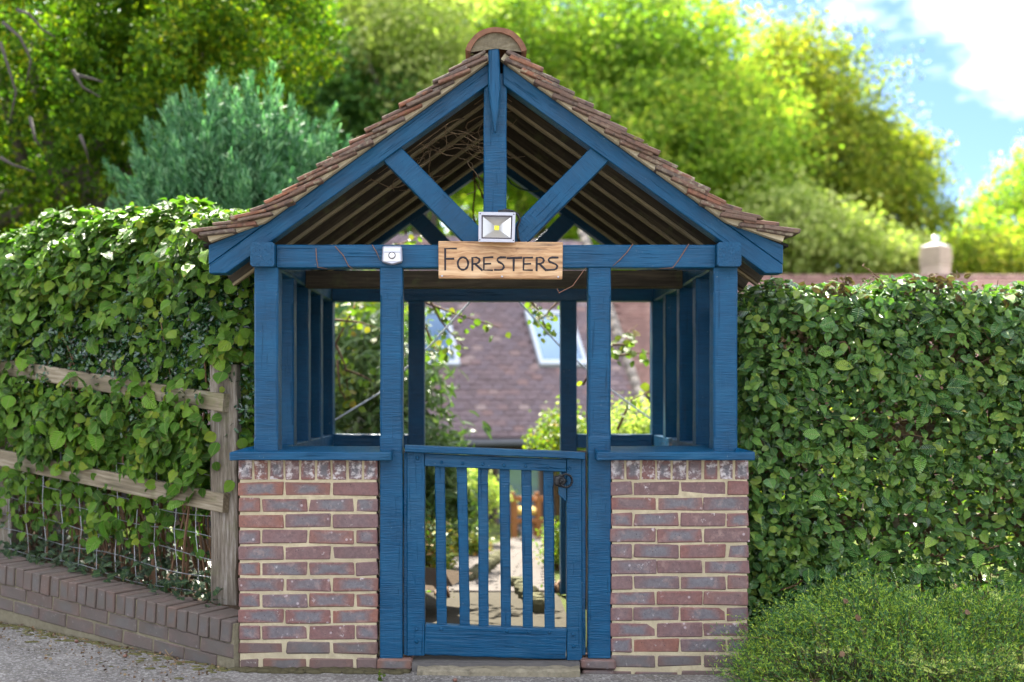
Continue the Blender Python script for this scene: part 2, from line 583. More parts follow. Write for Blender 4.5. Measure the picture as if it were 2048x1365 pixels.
def leaf_mat(name, stops, trans, rough=0.5, spec=0.4, veins=True, island=True, tcol=(1.0, 1.25, 0.45), hue_noise=0.0, vein_col=(0.25, 0.32, 0.10)):
    """a leaf: coloured per leaf, with lighter veins, letting some light through"""
    m = bpy.data.materials.new(name)
    m.use_nodes = True
    nt = m.node_tree
    b = nt.nodes['Principled BSDF']
    b.inputs['Roughness'].default_value = rough
    b.inputs['Specular IOR Level'].default_value = spec
    r = N(nt, 'ShaderNodeNewGeometry').outputs['Random Per Island'] if island else objrand(nt)
    if hue_noise:
        v = N(nt, 'ShaderNodeTexCoord').outputs['Object']
        r = mth(nt, 'ADD', r, mth(nt, 'MULTIPLY', mth(nt, 'SUBTRACT', noise(nt, v, hue_noise, 2.0), 0.5), 0.9), True)
    cc = ramp(nt, r, stops)
    if veins:
        uv = N(nt, 'ShaderNodeSeparateXYZ', {0: N(nt, 'ShaderNodeUVMap').outputs[0]})
        au = mth(nt, 'ABSOLUTE', uv.outputs[0])
        ph = mth(nt, 'SUBTRACT', mth(nt, 'MULTIPLY', uv.outputs[1], 9.0), mth(nt, 'MULTIPLY', au, 2.6))
        sv = mth(nt, 'ABSOLUTE', mth(nt, 'SUBTRACT', mth(nt, 'FRACT', ph), 0.5))
        side = ramp(nt, sv, [(0.0, 1.0), (0.16, 0.0)])
        midr = ramp(nt, au, [(0.03, 1.0), (0.10, 0.0)])
        vv = mth(nt, 'MAXIMUM', mth(nt, 'MULTIPLY', side, 0.45), midr)
        cc = mix(nt, mth(nt, 'MULTIPLY', vv, 0.65), cc, vein_col)
        v2 = N(nt, 'ShaderNodeTexCoord').outputs['Object']
        em = mth(nt, 'ADD', mth(nt, 'MAXIMUM', mth(nt, 'MULTIPLY', au, 1.15), uv.outputs[1]), mth(nt, 'MULTIPLY', mth(nt, 'SUBTRACT', noise(nt, v2, 55.0, 2.0), 0.5), 0.9))
        cc = mix(nt, mth(nt, 'MULTIPLY', ramp(nt, em, [(0.95, 0.0), (1.03, 0.8)]), ramp(nt, noise(nt, v2, 9.0, 2.0), [(0.45, 0.0), (0.6, 1.0)])), cc, (0.26, 0.16, 0.075))
        cc = mix(nt, mth(nt, 'MULTIPLY', noise(nt, v2, 70.0, 3.0, 0.7), 0.35), cc, mix(nt, 0.6, cc, (0.01, 0.03, 0.006)))
        nt.links.new(bump(nt, ramp(nt, sv, [(0.0, 0.0), (0.5, 1.0)]), 1.0, 0.006), b.inputs['Normal'])
    nt.links.new(cc, b.inputs['Base Color'])
    tr = N(nt, 'ShaderNodeBsdfTranslucent', {'Color': mix(nt, 1.0, cc, tcol, 'MULTIPLY')})
    ms = N(nt, 'ShaderNodeMixShader', {0: trans, 1: b.outputs[0], 2: tr.outputs[0]})
    nt.links.new(ms.outputs[0], nt.nodes['Material Output'].inputs['Surface'])
    return m


HAZEL = [(0.0, (0.045, 0.120, 0.018)), (0.30, (0.085, 0.215, 0.022)), (0.65, (0.145, 0.310, 0.030)), (0.90, (0.22, 0.38, 0.040)), (1.0, (0.34, 0.43, 0.045))]
BEECH = [(0.0, (0.040, 0.120, 0.036)), (0.30, (0.090, 0.225, 0.050)), (0.60, (0.150, 0.325, 0.058)), (0.85, (0.23, 0.40, 0.065)), (1.0, (0.34, 0.46, 0.075))]
HOLLY = [(0.0, (0.010, 0.035, 0.014)), (0.6, (0.018, 0.055, 0.020)), (1.0, (0.035, 0.085, 0.026))]
M_HAZEL, M_HAZEL_O = leaf_mat('hazel_leaf', HAZEL, 0.30, 0.45, 0.22, hue_noise=3.0), leaf_mat('hazel_leaf_single', HAZEL, 0.30, 0.45, 0.22, island=False)
M_BEECH, M_BEECH_O = leaf_mat('hornbeam_leaf', BEECH, 0.22, 0.27, 0.9, hue_noise=4.0), leaf_mat('hornbeam_leaf_single', BEECH, 0.22, 0.27, 0.9, island=False)
M_HOLLY, M_HOLLY_O = leaf_mat('holly_leaf', HOLLY, 0.06, 0.16, 0.6, veins=False), leaf_mat('holly_leaf_single', HOLLY, 0.06, 0.16, 0.6, veins=False, island=False)
M_IVY = leaf_mat('ivy_leaf', [(0.0, (0.012, 0.045, 0.022)), (1.0, (0.04, 0.10, 0.035))], 0.1, 0.35, 0.5)
M_SUNLEAF = leaf_mat('sunny_leaf', [(0.0, (0.10, 0.17, 0.02)), (0.6, (0.17, 0.25, 0.03)), (0.9, (0.28, 0.30, 0.03)), (1.0, (0.42, 0.25, 0.04))], 0.45, 0.5, 0.35, veins=False)
M_SUNLEAF_O = leaf_mat('sunny_leaf_single', [(0.0, (0.10, 0.17, 0.02)), (0.6, (0.17, 0.25, 0.03)), (0.9, (0.28, 0.30, 0.03)), (1.0, (0.42, 0.25, 0.04))], 0.45, 0.5, 0.35, island=False)
M_YEW = leaf_mat('yew_spray', [(0.0, (0.035, 0.085, 0.010)), (0.5, (0.085, 0.165, 0.012)), (0.85, (0.165, 0.235, 0.014)), (1.0, (0.30, 0.30, 0.018))], 0.5, 0.65, 0.08, False, hue_noise=0.9)
M_DEEP = leaf_mat('deep_green_leaf', [(0.0, (0.04, 0.10, 0.03)), (0.6, (0.085, 0.18, 0.045)), (1.0, (0.16, 0.26, 0.055))], 0.5, 0.65, 0.08, False, hue_noise=0.5)
M_LIME = leaf_mat('lime_leaf', [(0.0, (0.13, 0.22, 0.035)), (0.5, (0.27, 0.38, 0.06)), (0.85, (0.42, 0.48, 0.08)), (1.0, (0.52, 0.49, 0.085))], 0.62, 0.65, 0.08, False, hue_noise=0.5)
M_OLIVE = leaf_mat('beech_tree_leaf', [(0.0, (0.12, 0.165, 0.03)), (0.5, (0.25, 0.29, 0.045)), (0.85, (0.37, 0.37, 0.055)), (1.0, (0.46, 0.37, 0.06))], 0.6, 0.65, 0.08, False, hue_noise=0.5)
M_PALE = leaf_mat('pale_shrub_leaf', [(0.0, (0.20, 0.26, 0.06)), (0.6, (0.34, 0.38, 0.12)), (1.0, (0.50, 0.50, 0.20))], 0.5, 0.65, 0.08, False, hue_noise=0.6)
M_CONIFER = leaf_mat('blue_green_needle', [(0.0, (0.045, 0.135, 0.062)), (0.6, (0.12, 0.275, 0.13)), (1.0, (0.26, 0.43, 0.22))], 0.42, 0.6, 0.3, False, tcol=(0.8, 1.1, 0.6))
M_HEATHER = leaf_mat('heather_needle', [(0.0, (0.030, 0.085, 0.036)), (0.40, (0.070, 0.165, 0.042)), (0.72, (0.20, 0.33, 0.035)), (1.0, (0.42, 0.50, 0.055))], 0.30, 0.55, 0.3, False)
M_GRASS = leaf_mat('grass_blade', [(0.0, (0.08, 0.14, 0.02)), (1.0, (0.22, 0.27, 0.04))], 0.35, 0.5, 0.3, False)
M_RHODO = leaf_mat('rhododendron_leaf', [(0.0, (0.045, 0.105, 0.030)), (0.7, (0.085, 0.165, 0.040)), (1.0, (0.20, 0.26, 0.09))], 0.25, 0.33, 0.5, True)
M_BEDPLANT = leaf_mat('bed_plant_leaf', [(0.0, (0.05, 0.11, 0.02)), (0.5, (0.16, 0.21, 0.03)), (0.8, (0.30, 0.27, 0.04)), (1.0, (0.38, 0.16, 0.07))], 0.3, 0.5, 0.3, False)
M_MOSS = simple('moss', (0.085, 0.080, 0.030), 0.95, 0.1, nscale=40, namt=0.5, bmp=0.9)
M_DEADLEAF = leaf_mat('dry_leaf', [(0.0, (0.20, 0.10, 0.05)), (1.0, (0.40, 0.24, 0.15))], 0.2, 0.7, 0.2, True, island=False, vein_col=(0.3, 0.18, 0.1))

# ------------------------------------------------------------------ leaves as numpy
LEAF_W = {'hazel': ([0, .10, .30, .52, .72, .88, 1], [.03, .27, .43, .46, .35, .16, .012]),
          'beech': ([0, .10, .30, .52, .72, .88, 1], [.03, .20, .33, .36, .27, .12, .012]),
          'holly': ([0, .12, .25, .40, .55, .70, .85, 1], [.03, .24, .12, .27, .12, .22, .08, .01]),
          'ivy': ([0, .08, .30, .45, .70, 1], [.05, .45, .30, .42, .14, .015]),
          'lance': ([0, .15, .45, .75, 1], [.02, .11, .16, .11, .01])}


def leaf_template(kind, fold=0.25, droop=0.22, wave=0.03, seed=0, curl=0.0):
    t, ws = LEAF_W[kind]
    r_ = random.Random(seed)
    v, uv = [], []
    for i, (a, b) in enumerate(zip(t, ws)):
        z0 = -droop * a * a
        for s in (-1, 0, 1):
            jx = r_.uniform(-wave, wave) if s else 0
            jz = r_.uniform(-wave, wave) if s else 0
            v.append((s * b + jx * .5, a - abs(s) * 0.0, z0 + abs(s) * b * fold + jz - curl * abs(s) * b * a))
            uv.append((s * b / 0.45, a))
    f = []
    for i in range(len(t) - 1):
        for s in (0, 1):
            a = i * 3 + s
            f.append((a, a + 1, a + 4, a + 3))
    return np.array(v), np.array(f), np.array(uv)


def unit(a):
    return a / np.maximum(np.linalg.norm(a, axis=1, keepdims=True), 1e-9)


def orient(nrm, tip):
    n = unit(nrm)
    y = unit(tip - (tip * n).sum(1, keepdims=True) * n)
    x = np.cross(y, n)
    return np.stack([x, y, n], axis=2)  # (N,3,3) columns


def scatter_mesh(name, tmpl, pos, rot, size, mat):
    """many copies of one or several leaf templates as one mesh"""
    tm = tmpl if isinstance(tmpl, list) else [tmpl]
    V, Fc, U, off = [], [], [], 0
    n = len(pos)
    which = rng.integers(0, len(tm), n)
    for k, (tv, tf, tu) in enumerate(tm):
        ii = np.where(which == k)[0]
        if not len(ii):
            continue
        vv = np.einsum('nij,vj->nvi', rot[ii], tv) * size[ii][:, None, None] + pos[ii][:, None, :]
        V.append(vv.reshape(-1, 3))
        ff = tf[None, :, :] + (np.arange(len(ii)) * len(tv))[:, None, None] + off
        Fc.append(ff.reshape(-1, tf.shape[1]))
        U.append(np.tile(tu, (len(ii), 1)))
        off += len(ii) * len(tv)
    return npmesh(name, np.concatenate(V), np.concatenate(Fc), mat, np.concatenate(U))


QUAD = (np.array([(0, 0, 0), (.34, .45, .09), (0, 1, -.06), (-.34, .45, .09)]), np.array([(0, 1, 2, 3)]), np.array([(0, 0), (1, .45), (0, 1), (-1, .45)], dtype=float))
NEEDLE = (np.array([(-.5, 0, 0), (.5, 0, 0), (.28, 1, 0), (-.28, 1, 0)]) * np.array([.16, 1, 1]), np.array([(0, 1, 2, 3)]), np.array([(0, 0), (1, 0), (1, 1), (0, 1)], dtype=float))


def tmpl_mesh(name, t, mat):
    return npmesh(name, t[0], t[1], mat, t[2])


def leaf_objects(meshes, pos, rot, size, parent, name='leaf'):
    Mi = wm(parent).inverted()
    for i in range(len(pos)):
        o = bpy.data.objects.new(name, meshes[i % len(meshes)])
        col.objects.link(o)
        M = Matrix(rot[i].tolist()).to_4x4() @ Matrix.Scale(float(size[i]), 4)
        M.translation = Vector(pos[i])
        o.parent = parent
        o.matrix_basis = Mi @ M


def stuff_part(name, me, parent):
    """numpy mesh given in world coordinates, parented"""
    o = bpy.data.objects.new(name, me)
    col.objects.link(o)
    put(o, Matrix.Identity(4), parent)
    o['kind'] = 'stuff'
    return o

# ================================================================== SETTING
WD = Vector((-math.cos(R(32)), math.sin(R(32)), 0))   # direction of the low wall and the fence on the left
WN = Vector((math.sin(R(32)), math.cos(R(32)), 0))    # its normal, away from the road
W0 = Vector((-1.245, -0.03, 0))


def road_z(x, y):
    return -0.060 - 0.012 * max(-3.0, min(3.0, x))


def garden_z(y):
    return -0.035 if y < 2.0 else -0.035 - 0.065 * (min(y, 14.0) - 2.0)


def ground_z(x, y):
    if y < 0.25:
        return road_z(x, y) - 0.012
    k = min(1.0, (y - 0.25) / 0.6)
    g = garden_z(y) - 0.02
    if x > 1.2:
        g -= 0.06
    return (road_z(x, 0) - 0.012) * (1 - k) + g * k


def ground_material():
    m, nt, b = newmat('garden_ground', 0.95, 0.1)
    v = N(nt, 'ShaderNodeTexCoord').outputs['Object']
    gr = ramp(nt, noise(nt, v, 1.2, 6.0, 0.65), [(0.35, (0.05, 0.045, 0.025)), (0.5, (0.09, 0.12, 0.025)), (0.7, (0.15, 0.19, 0.035))])
    gr = mix(nt, noise(nt, v, 30.0, 4.0, 0.7), gr, mix(nt, 0.5, gr, (0.03, 0.035, 0.012)))
    setc(nt, b, gr)
    nt.links.new(bump(nt, noise(nt, v, 40.0, 5.0, 0.7), 0.8, 0.02), b.inputs['Normal'])
    return m


xs = np.concatenate([np.linspace(-300, -12, 10), np.linspace(-10, 10, 61), np.linspace(12, 300, 10)])
ys = np.concatenate([np.linspace(-120, -4, 8), np.linspace(-3, 20, 93), np.linspace(22, 500, 16)])
gv_ = np.array([(x, y, ground_z(x, y)) for y in ys for x in xs])
nx = len(xs)
gf_ = np.array([(j * nx + i, j * nx + i + 1, (j + 1) * nx + i + 1, (j + 1) * nx + i) for j in range(len(ys) - 1) for i in range(nx - 1)])
o = link_mesh('ground', npmesh('ground', gv_, gf_, ground_material(), smooth=True), Matrix.Identity(4))
o['kind'] = 'structure'


def asphalt():
    m, nt, b = newmat('worn_asphalt', 0.9, 0.25)
    v = N(nt, 'ShaderNodeTexCoord').outputs['Object']
    base = ramp(nt, noise(nt, v, 3.0, 6.0, 0.65), [(0.3, (0.105, 0.093, 0.080)), (0.7, (0.19, 0.172, 0.150))])
    vo = N(nt, 'ShaderNodeTexVoronoi', {'Vector': v, 'Scale': 95.0})
    st = ramp(nt, N(nt, 'ShaderNodeSeparateColor', {0: vo.outputs['Color']}).outputs[0], [(0.55, 0.0), (1.0, 0.75)])
    base = mix(nt, st, base, (0.36, 0.34, 0.31))
    dk = ramp(nt, noise(nt, v, 60.0, 4.0, 0.7), [(0.35, 0.75), (0.5, 0.0)])
    base = mix(nt, dk, base, (0.045, 0.042, 0.040))
    ms = ramp(nt, noise(nt, vmul(nt, v, (1.2, 2.2, 1)), 3.1, 6.0, 0.7), [(0.56, 0.0), (0.68, 0.7)])
    base = mix(nt, ms, base, (0.11, 0.09, 0.055))
    setc(nt, b, base)
    h = mth(nt, 'ADD', vo.outputs['Distance'], noise(nt, v, 130.0, 4.0, 0.7))
    nt.links.new(bump(nt, h, 0.9, 0.006), b.inputs['Normal'])
    return m


rb = [W0 + WD * s - WN * 0.005 for s in (9.0, 5.0, 3.0, 2.0, 1.2, 0.6, 0.0)]
edge = [(p.x, p.y) for p in rb] + [(-1.20, -0.01), (0.3, -0.03), (1.20, -0.02), (1.30, -0.62), (3.0, -0.75), (20.0, -0.8), (120, -0.8)]
edge = [(-120, edge[0][1])] + edge
vs, fs = [], []
rows = [1.0, 0.9, 0.7, 0.4, 0.0]
for x, y in edge:
    for r_ in rows:
        yy = y * r_ + (-60) * (1 - r_) if r_ < 1 else y
        lift = max(0.0, min(1.0, (-1.2 - x) / 2.0)) * 0.03 * max(0, 1 - (y - yy) / 2.0)
        vs.append((x, yy, road_z(x, yy) + lift))
nr = len(rows)
fs = [(i * nr + k, i * nr + k + 1, (i + 1) * nr + k + 1, (i + 1) * nr + k) for i in range(len(edge) - 1) for k in range(nr - 1)]
o = link_mesh('road', npmesh('road', vs, fs, asphalt()), Matrix.Identity(4))
o['kind'] = 'structure'

# raised soil behind the low wall
mb = MB()
for i in range(12):
    for j in range(8):
        q = []
        for a, b in ((i, j), (i + 1, j), (i + 1, j + 1), (i, j + 1)):
            s, d = a * 0.5 - 0.1, 0.20 + b * 0.22
            p = W0 + WD * s + WN * d
            h = 0.15 + 0.077 * s + 0.03 * math.sin(a * 2.3 + b * 1.7)
            q.append((p.x, p.y, h))
        mb.add(q, [(3, 2, 1, 0)])
o = mb.build('soil', simple('leafy_soil', (0.055, 0.038, 0.024), 0.95, 0.1, nscale=35, namt=0.6, bmp=1.0), None, origin=(0, 0, 0))
o['kind'] = 'structure'


# garden path, pavers laid one by one
def path_x(y):
    if y < 2.2:
        return 0.0
    t = min(1.0, (y - 2.2) / 6.0)
    return -0.02 + 0.85 * t * t


o = MB()
for i in range(30):
    y0, y1 = 0.12 + i * 0.42, 0.12 + (i + 1) * 0.42
    z0, z1 = garden_z(y0) + 0.003, garden_z(y1) + 0.003
    o.add([(path_x(y0) - .43, y0, z0), (path_x(y0) + .43, y0, z0), (path_x(y1) + .43, y1, z1), (path_x(y1) - .43, y1, z1)], [(0, 1, 2, 3)])
path = o.build('path', simple('path_bedding', (0.055, 0.048, 0.035), 0.95, 0.1, nscale=40, namt=0.5), None, origin=(0, 0, 0))
path['kind'] = 'structure'
M_PAVER = simple('worn_paver', (0.078, 0.064, 0.055), 0.85, 0.25, nscale=20, namt=0.35, bmp=0.5)
pav = [block_mesh('paving_brick', 0.205, 0.1, 0.05, M_PAVER, 0.006, 0.003) for _ in range(4)]
cnt = 0
y = 2.15
row = 0
while y < 12.4 and cnt < 296:
    step = 0.112 if y < 6 else 0.225
    for k in range(4 if step < .2 else 8):
        wx = 0.214 if step < .2 else 0.107
        xx = path_x(y) + (k - (1.5 if step < .2 else 3.5)) * wx + (0.05 if row % 2 else -0.05) * (step < .2)
        ob = bpy.data.objects.new('paving_brick', pav[cnt % 4])
        col.objects.link(ob)
        put(ob, Matrix.Translation((xx, y, garden_z(y) - 0.012 + random.uniform(-.002, .003))) @ (Matrix.Identity(4) if step < .2 else Matrix.Rotation(R(90), 4, 'Z')), path)
        cnt += 1
    y += step
    row += 1

# ================================================================== LYCHGATE
lg = thing('lychgate', (0, 0.0, -0.05), 'blue painted timber lychgate with clay tile roof standing on two low brick piers', 'lychgate')

# --- brick piers, brick by brick
STR = [block_mesh('brick', 0.2165, 0.10, 0.0655, M_BRICK, 0.0045, 0.0036) for _ in range(5)]
HLF = [block_mesh('brick', 0.1030, 0.10, 0.0655, M_BRICK, 0.0045, 0.0036) for _ in range(3)]
SOL = [block_mesh('brick', 0.0645, 0.10, 0.0935, M_BRICK_LIME, 0.0035, 0.002) for _ in range(3)]
STRD = [block_mesh('brick', 0.215, 0.10, 0.064, M_BRICK_DIRTY, 0.009, 0.004) for _ in range(2)]
HLFD = [block_mesh('brick', 0.1015, 0.10, 0.064, M_BRICK_DIRTY, 0.009, 0.004) for _ in range(2)]


def put_brick(mesh, x, y, z, parent, rot=None, name='brick'):
    ob = bpy.data.objects.new(name, mesh)
    col.objects.link(ob)
    M = Matrix.Translation((x, y, z)) @ (rot if rot is not None else Matrix.Identity(4)) @ Matrix.Rotation(R(random.uniform(-.5, .5)), 4, 'Y')
    if random.random() < .5:
        M = M @ Matrix.Rotation(math.pi, 4, 'Z')
    put(ob, M, parent)
    return ob


def brick_pier(x0, width, ztop0, pitch, rows_, phase, s):
    mb = MB()
    zb = ztop0 - pitch * rows_ - 0.03
    mb.box((x0 + .006, 0.004, zb), (x0 + width - .006, 0.215, 0.951))
    pier = mb.build('brick_pier', M_MORTAR, lg, origin=(x0 + width / 2, 0.1, 0.4))
    pw = (width - 0.063) / 8
    for k in range(9):
        put_brick(SOL[k % 3], x0 + .0315 + k * pw, 0.05 + random.uniform(-.002, .002), 0.9035, pier)
    for r_ in range(rows_):
        z = ztop0 - pitch * r_ - 0.032
        low = r_ >= rows_ - 2
        st, hf = (STRD, HLFD) if low else (STR, HLF)
        yj = lambda: 0.05 + random.uniform(-.003, .002)
        p3 = (width + 0.010) / 3
        if (r_ + phase) % 2 == 0:
            for k in range(3):
                put_brick(st[(k + r_) % len(st)], x0 + p3 * k + (p3 - .010) / 2 + random.uniform(-.002, .002), yj(), z + random.uniform(-.0015, .0015), pier)
        else:
            put_brick(hf[r_ % len(hf)], x0 + .0508, yj(), z, pier)
            put_brick(hf[(r_ + 1) % len(hf)], x0 + width - .0508, yj(), z, pier)
            for k in range(2):
                put_brick(st[(k + r_) % len(st)], x0 + p3 * (k + .5) + (p3 - .010) / 2, yj(), z + random.uniform(-.0015, .0015), pier)
    return pier


brick_pier(-1.231, 0.665, 0.843, 0.0762, 12, 0, -1)
brick_pier(0.551, 0.658, 0.847, 0.0752, 13, 1, 1)
mb = MB()
for s in (-1, 1):
    mb.box((min(s * 1.205, s * 0.99), 0.217, -0.1), (max(s * 1.205, s * 0.99), 1.93, 0.895))
    mb.box((min(s * 1.205, s * 0.56), 1.932, -0.1), (max(s * 1.205, s * 0.56), 2.09, 0.895))
    mb.build('side_wall', M_SIDEWALL, lg)
    mb = MB()

# --- posts
for s in (-1, 1):
    beam('corner_post', (s * 1.0995, .055, .965), (s * 1.0995, .055, 1.872), .115, .11, M_SAW, lg, c=.004, stop=(.08, .80, .009))
    beam('corner_post', (s * 1.0995, 2.055, .93), (s * 1.0995, 2.055, 1.872), .115, .11, M_SAW, lg, c=.004)
    beam('gate_post', (s * .4985 - .003, .05, .003), (s * .497 - .003 * (s < 0), .05, 1.872), .108, .10, M_SAW, lg, c=.004, stop=(1.05, 1.74, .010))
    beam('gate_post', (s * .4985, 2.05, -.04), (s * .497, 2.05, 1.872), .106, .10, M_SAW, lg, c=.004)
    # studs along the side
    for y in (.50, 1.0, 1.5):
        beam('stud', (s * 1.0995, y + .05, .99), (s * 1.0995, y + .05, 1.872), .10, .10, M_SAW, lg, c=.004, stop=(.1, .76, .009))
    # wall plate, its end showing in front of the corner post
    beam('wall_plate', (s * 1.1065, -.055, 1.928), (s * 1.1065, 2.16, 1.928), .115, .114, M_GRAIN, lg, c=.009, side=(1, 0, 0))
    beam('side_rail', (s * 1.0995, .112, .955), (s * 1.0995, 1.998, .955), .095, .10, M_GRAIN, lg, side=(1, 0, 0))
    # door stop strips and sill boards
    x0, x1 = (-.4435, -.425) if s < 0 else (.4115, .4325)
    beam('door_stop', ((x0 + x1) / 2, .052, .012), ((x0 + x1) / 2, .052, .985), abs(x1 - x0), .05, M_SAW, lg, c=.003)
    # bricks under the gate posts
    link_mesh('post_brick', block_mesh('post_brick', .166, .16, .047, M_BRICK_DIRTY, .008, .004), Matrix.Translation((s * .485 + .003, .055, -.022)), lg)
    link_mesh('post_brick', block_mesh('post_brick', .16, .15, .05, M_BRICK_DIRTY, .009, .005), Matrix.Translation((s * .487 + .003, .058, -.075)), lg)


def sill(xa, xb, chl, chr_):
    """sloping sill board with clipped front corners"""
    bm = bmesh.new()
    y0, y1 = -.075, .20
    out = [(xa + chl, y1), (xa + chl, -.005), (xa, y0 + .02), (xa + .004, y0), (xb - .004, y0), (xb, y0 + .02), (xb - chr_, -.005), (xb - chr_, y1)]
    lo = [bm.verts.new((x, y, .953)) for x, y in out]
    hi = [bm.verts.new((x, y, .992 + (.018 if y > -.03 else 0))) for x, y in out]
    bm.faces.new(lo[::-1])
    bm.faces.new(hi)
    n = len(out)
    for i in range(n):
        bm.faces.new((lo[i], lo[(i + 1) % n], hi[(i + 1) % n], hi[i]))
    bmesh.ops.recalc_face_normals(bm, faces=bm.faces)
    bmesh.ops.subdivide_edges(bm, edges=[e for e in bm.edges if abs(e.verts[0].co.x - e.verts[1].co.x) > .4], cuts=7)
    for v in bm.verts:
        v.co += Vector((0, random.uniform(-.002, .002), random.uniform(-.002, .002)))
    bmesh.ops.bevel(bm, geom=[e for e in bm.edges if len(e.link_faces) == 2 and e.calc_face_angle(0) > .6], offset=.004, segments=1, affect='EDGES')
    c = Vector(((xa + xb) / 2, .06, .97))
    for v in bm.verts:
        v.co -= c
    me = bpy.data.meshes.new('sill')
    bm.to_mesh(me)
    bm.free()
    me.materials.append(M_GRAIN)
    link_mesh('sill', me, Matrix.Translation(c), lg)


sill(-1.262, -.492, .07, 0)
sill(.472, 1.226, 0, .07)
beam('rear_rail', (-1.04, 2.05, .960), (-.555, 2.05, .960), .09, .08, M_GRAIN, lg)
beam('rear_rail', (.555, 2.05, .960), (1.04, 2.05, .960), .09, .08, M_GRAIN, lg)

# --- tie beams
beam('tie_beam', (-1.047, .042, 1.926), (1.047, .042, 1.924), .11, .096, M_GRAIN, lg, c=.005, nseg=16)
beam('tie_beam', (-1.047, 2.045, 1.926), (1.047, 2.045, 1.926), .105, .09, M_GRAIN, lg, c=.005)
mid_tie = beam('tie_beam', (-1.047, .93, 1.907), (1.047, .93, 1.907), .095, .09, M_OLDWOOD, lg)
mid_tie['label'] = 'unpainted grey tie beam inside the roof'

# --- trusses
ZT, SL = 2.871, .72
ANG = math.atan(SL)


def truss(y0, y1, front):
    dy = -.012 if front else 0
    for s in (-1, 1):
        pts = [(s * .034, ZT - SL * .034), (s * 1.37, ZT - SL * 1.37), (s * 1.37, 1.843), (s * 1.288, 1.843), (s * .034, 2.77 - SL * .034)]
        prism('principal_rafter', pts, y0 + dy, y1, M_GRAIN, lg, ang=-s * ANG, bev=.004)
        w_ = [(s * 1.09, 2.089), (s * 1.372, 1.977), (s * 1.372, 1.8905), (s * 1.09, 2.0925 - .0025)]
        prism('sprocket', [(s * 1.105, ZT - SL * 1.105 + .004), (s * 1.1, ZT - SL * 1.1 + .012), (s * 1.372, 1.977), (s * 1.372, ZT - SL * 1.372 + .003)], y0 + dy + .003, y1, M_GRAIN, lg, ang=-s * R(22), bev=.002)
        a, b = Vector((s * .518, y0 + .042, 2.437)), Vector((s * .070, y0 + .042, 1.984))
        beam('brace', a, b, .106, .072, M_SAW, lg, c=.004)
    beam('king_post', (-.003, y0 + .043, 1.98), (-.003, y0 + .043, 2.80), .110, .085, M_SAW, lg, c=.004)


truss(0.0, .085, True)
truss(2.0, 2.085, False)
prism('pendant', [(-.035, 2.905), (.016, 2.905), (.022, 2.71), (.016, 2.64), (-.004, 2.505), (-.027, 2.64), (-.036, 2.71)], -.062, -.001, M_GRAIN, lg, ang=R(90), bev=.006, jit=.0015)

# --- common rafters: dark wood for shaded sides, pale strips added as lit undersides
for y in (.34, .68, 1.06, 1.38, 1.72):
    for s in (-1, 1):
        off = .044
        beam('lit_underside_strip', (s * .03, y, ZT - SL * .03 - off - .0485), (s * 1.33, y, ZT - SL * 1.33 - off - .0485), .014, .040, M_LIT_UNDERSIDE, lg, c=.002)  # added strip, paints the rafter's underside as lit
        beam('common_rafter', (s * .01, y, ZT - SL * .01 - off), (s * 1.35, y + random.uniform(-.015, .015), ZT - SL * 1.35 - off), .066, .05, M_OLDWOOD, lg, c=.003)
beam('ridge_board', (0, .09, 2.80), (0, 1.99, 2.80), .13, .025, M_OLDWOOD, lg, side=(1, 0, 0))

# --- roof deck, tiles, verge mortar, ridge
def roof_z(x):
    return 2.876 - SL * x + max(0.0, x - 1.1) * .37


cx_ = np.linspace(0, 1.46, 400)
cz_ = np.array([roof_z(x) for x in cx_])
cu_ = np.concatenate([[0], np.cumsum(np.hypot(np.diff(cx_), np.diff(cz_)))])


def roof_pt(u, h):
    x = float(np.interp(u, cu_, cx_))
    z = roof_z(x)
    dz = -SL + (.37 if x > 1.1 else 0)
    n = Vector((-dz, 1)).normalized()
    return x + n.x * h, z + n.y * h


deck = MB()
xx = [0, .4, .8, 1.1, 1.25, 1.40]
for s in (-1, 1):
    q = []
    for x in xx:
        for y in (.0, 2.2):
            q.append((s * x, y, roof_z(x) + .004))
            q.append((s * x, y, roof_z(x) - .003 - .006))
    fs = []
    for i in range(len(xx) - 1):
        a = i * 4
        fs += [(a, a + 4, a + 6, a + 2), (a + 1, a + 3, a + 7, a + 5), (a, a + 1, a + 5, a + 4), (a + 2, a + 6, a + 7, a + 3)]
    deck.add(q, fs)
roof = deck.build('roof', M_DECK, lg, origin=(0, 1, 2.3))

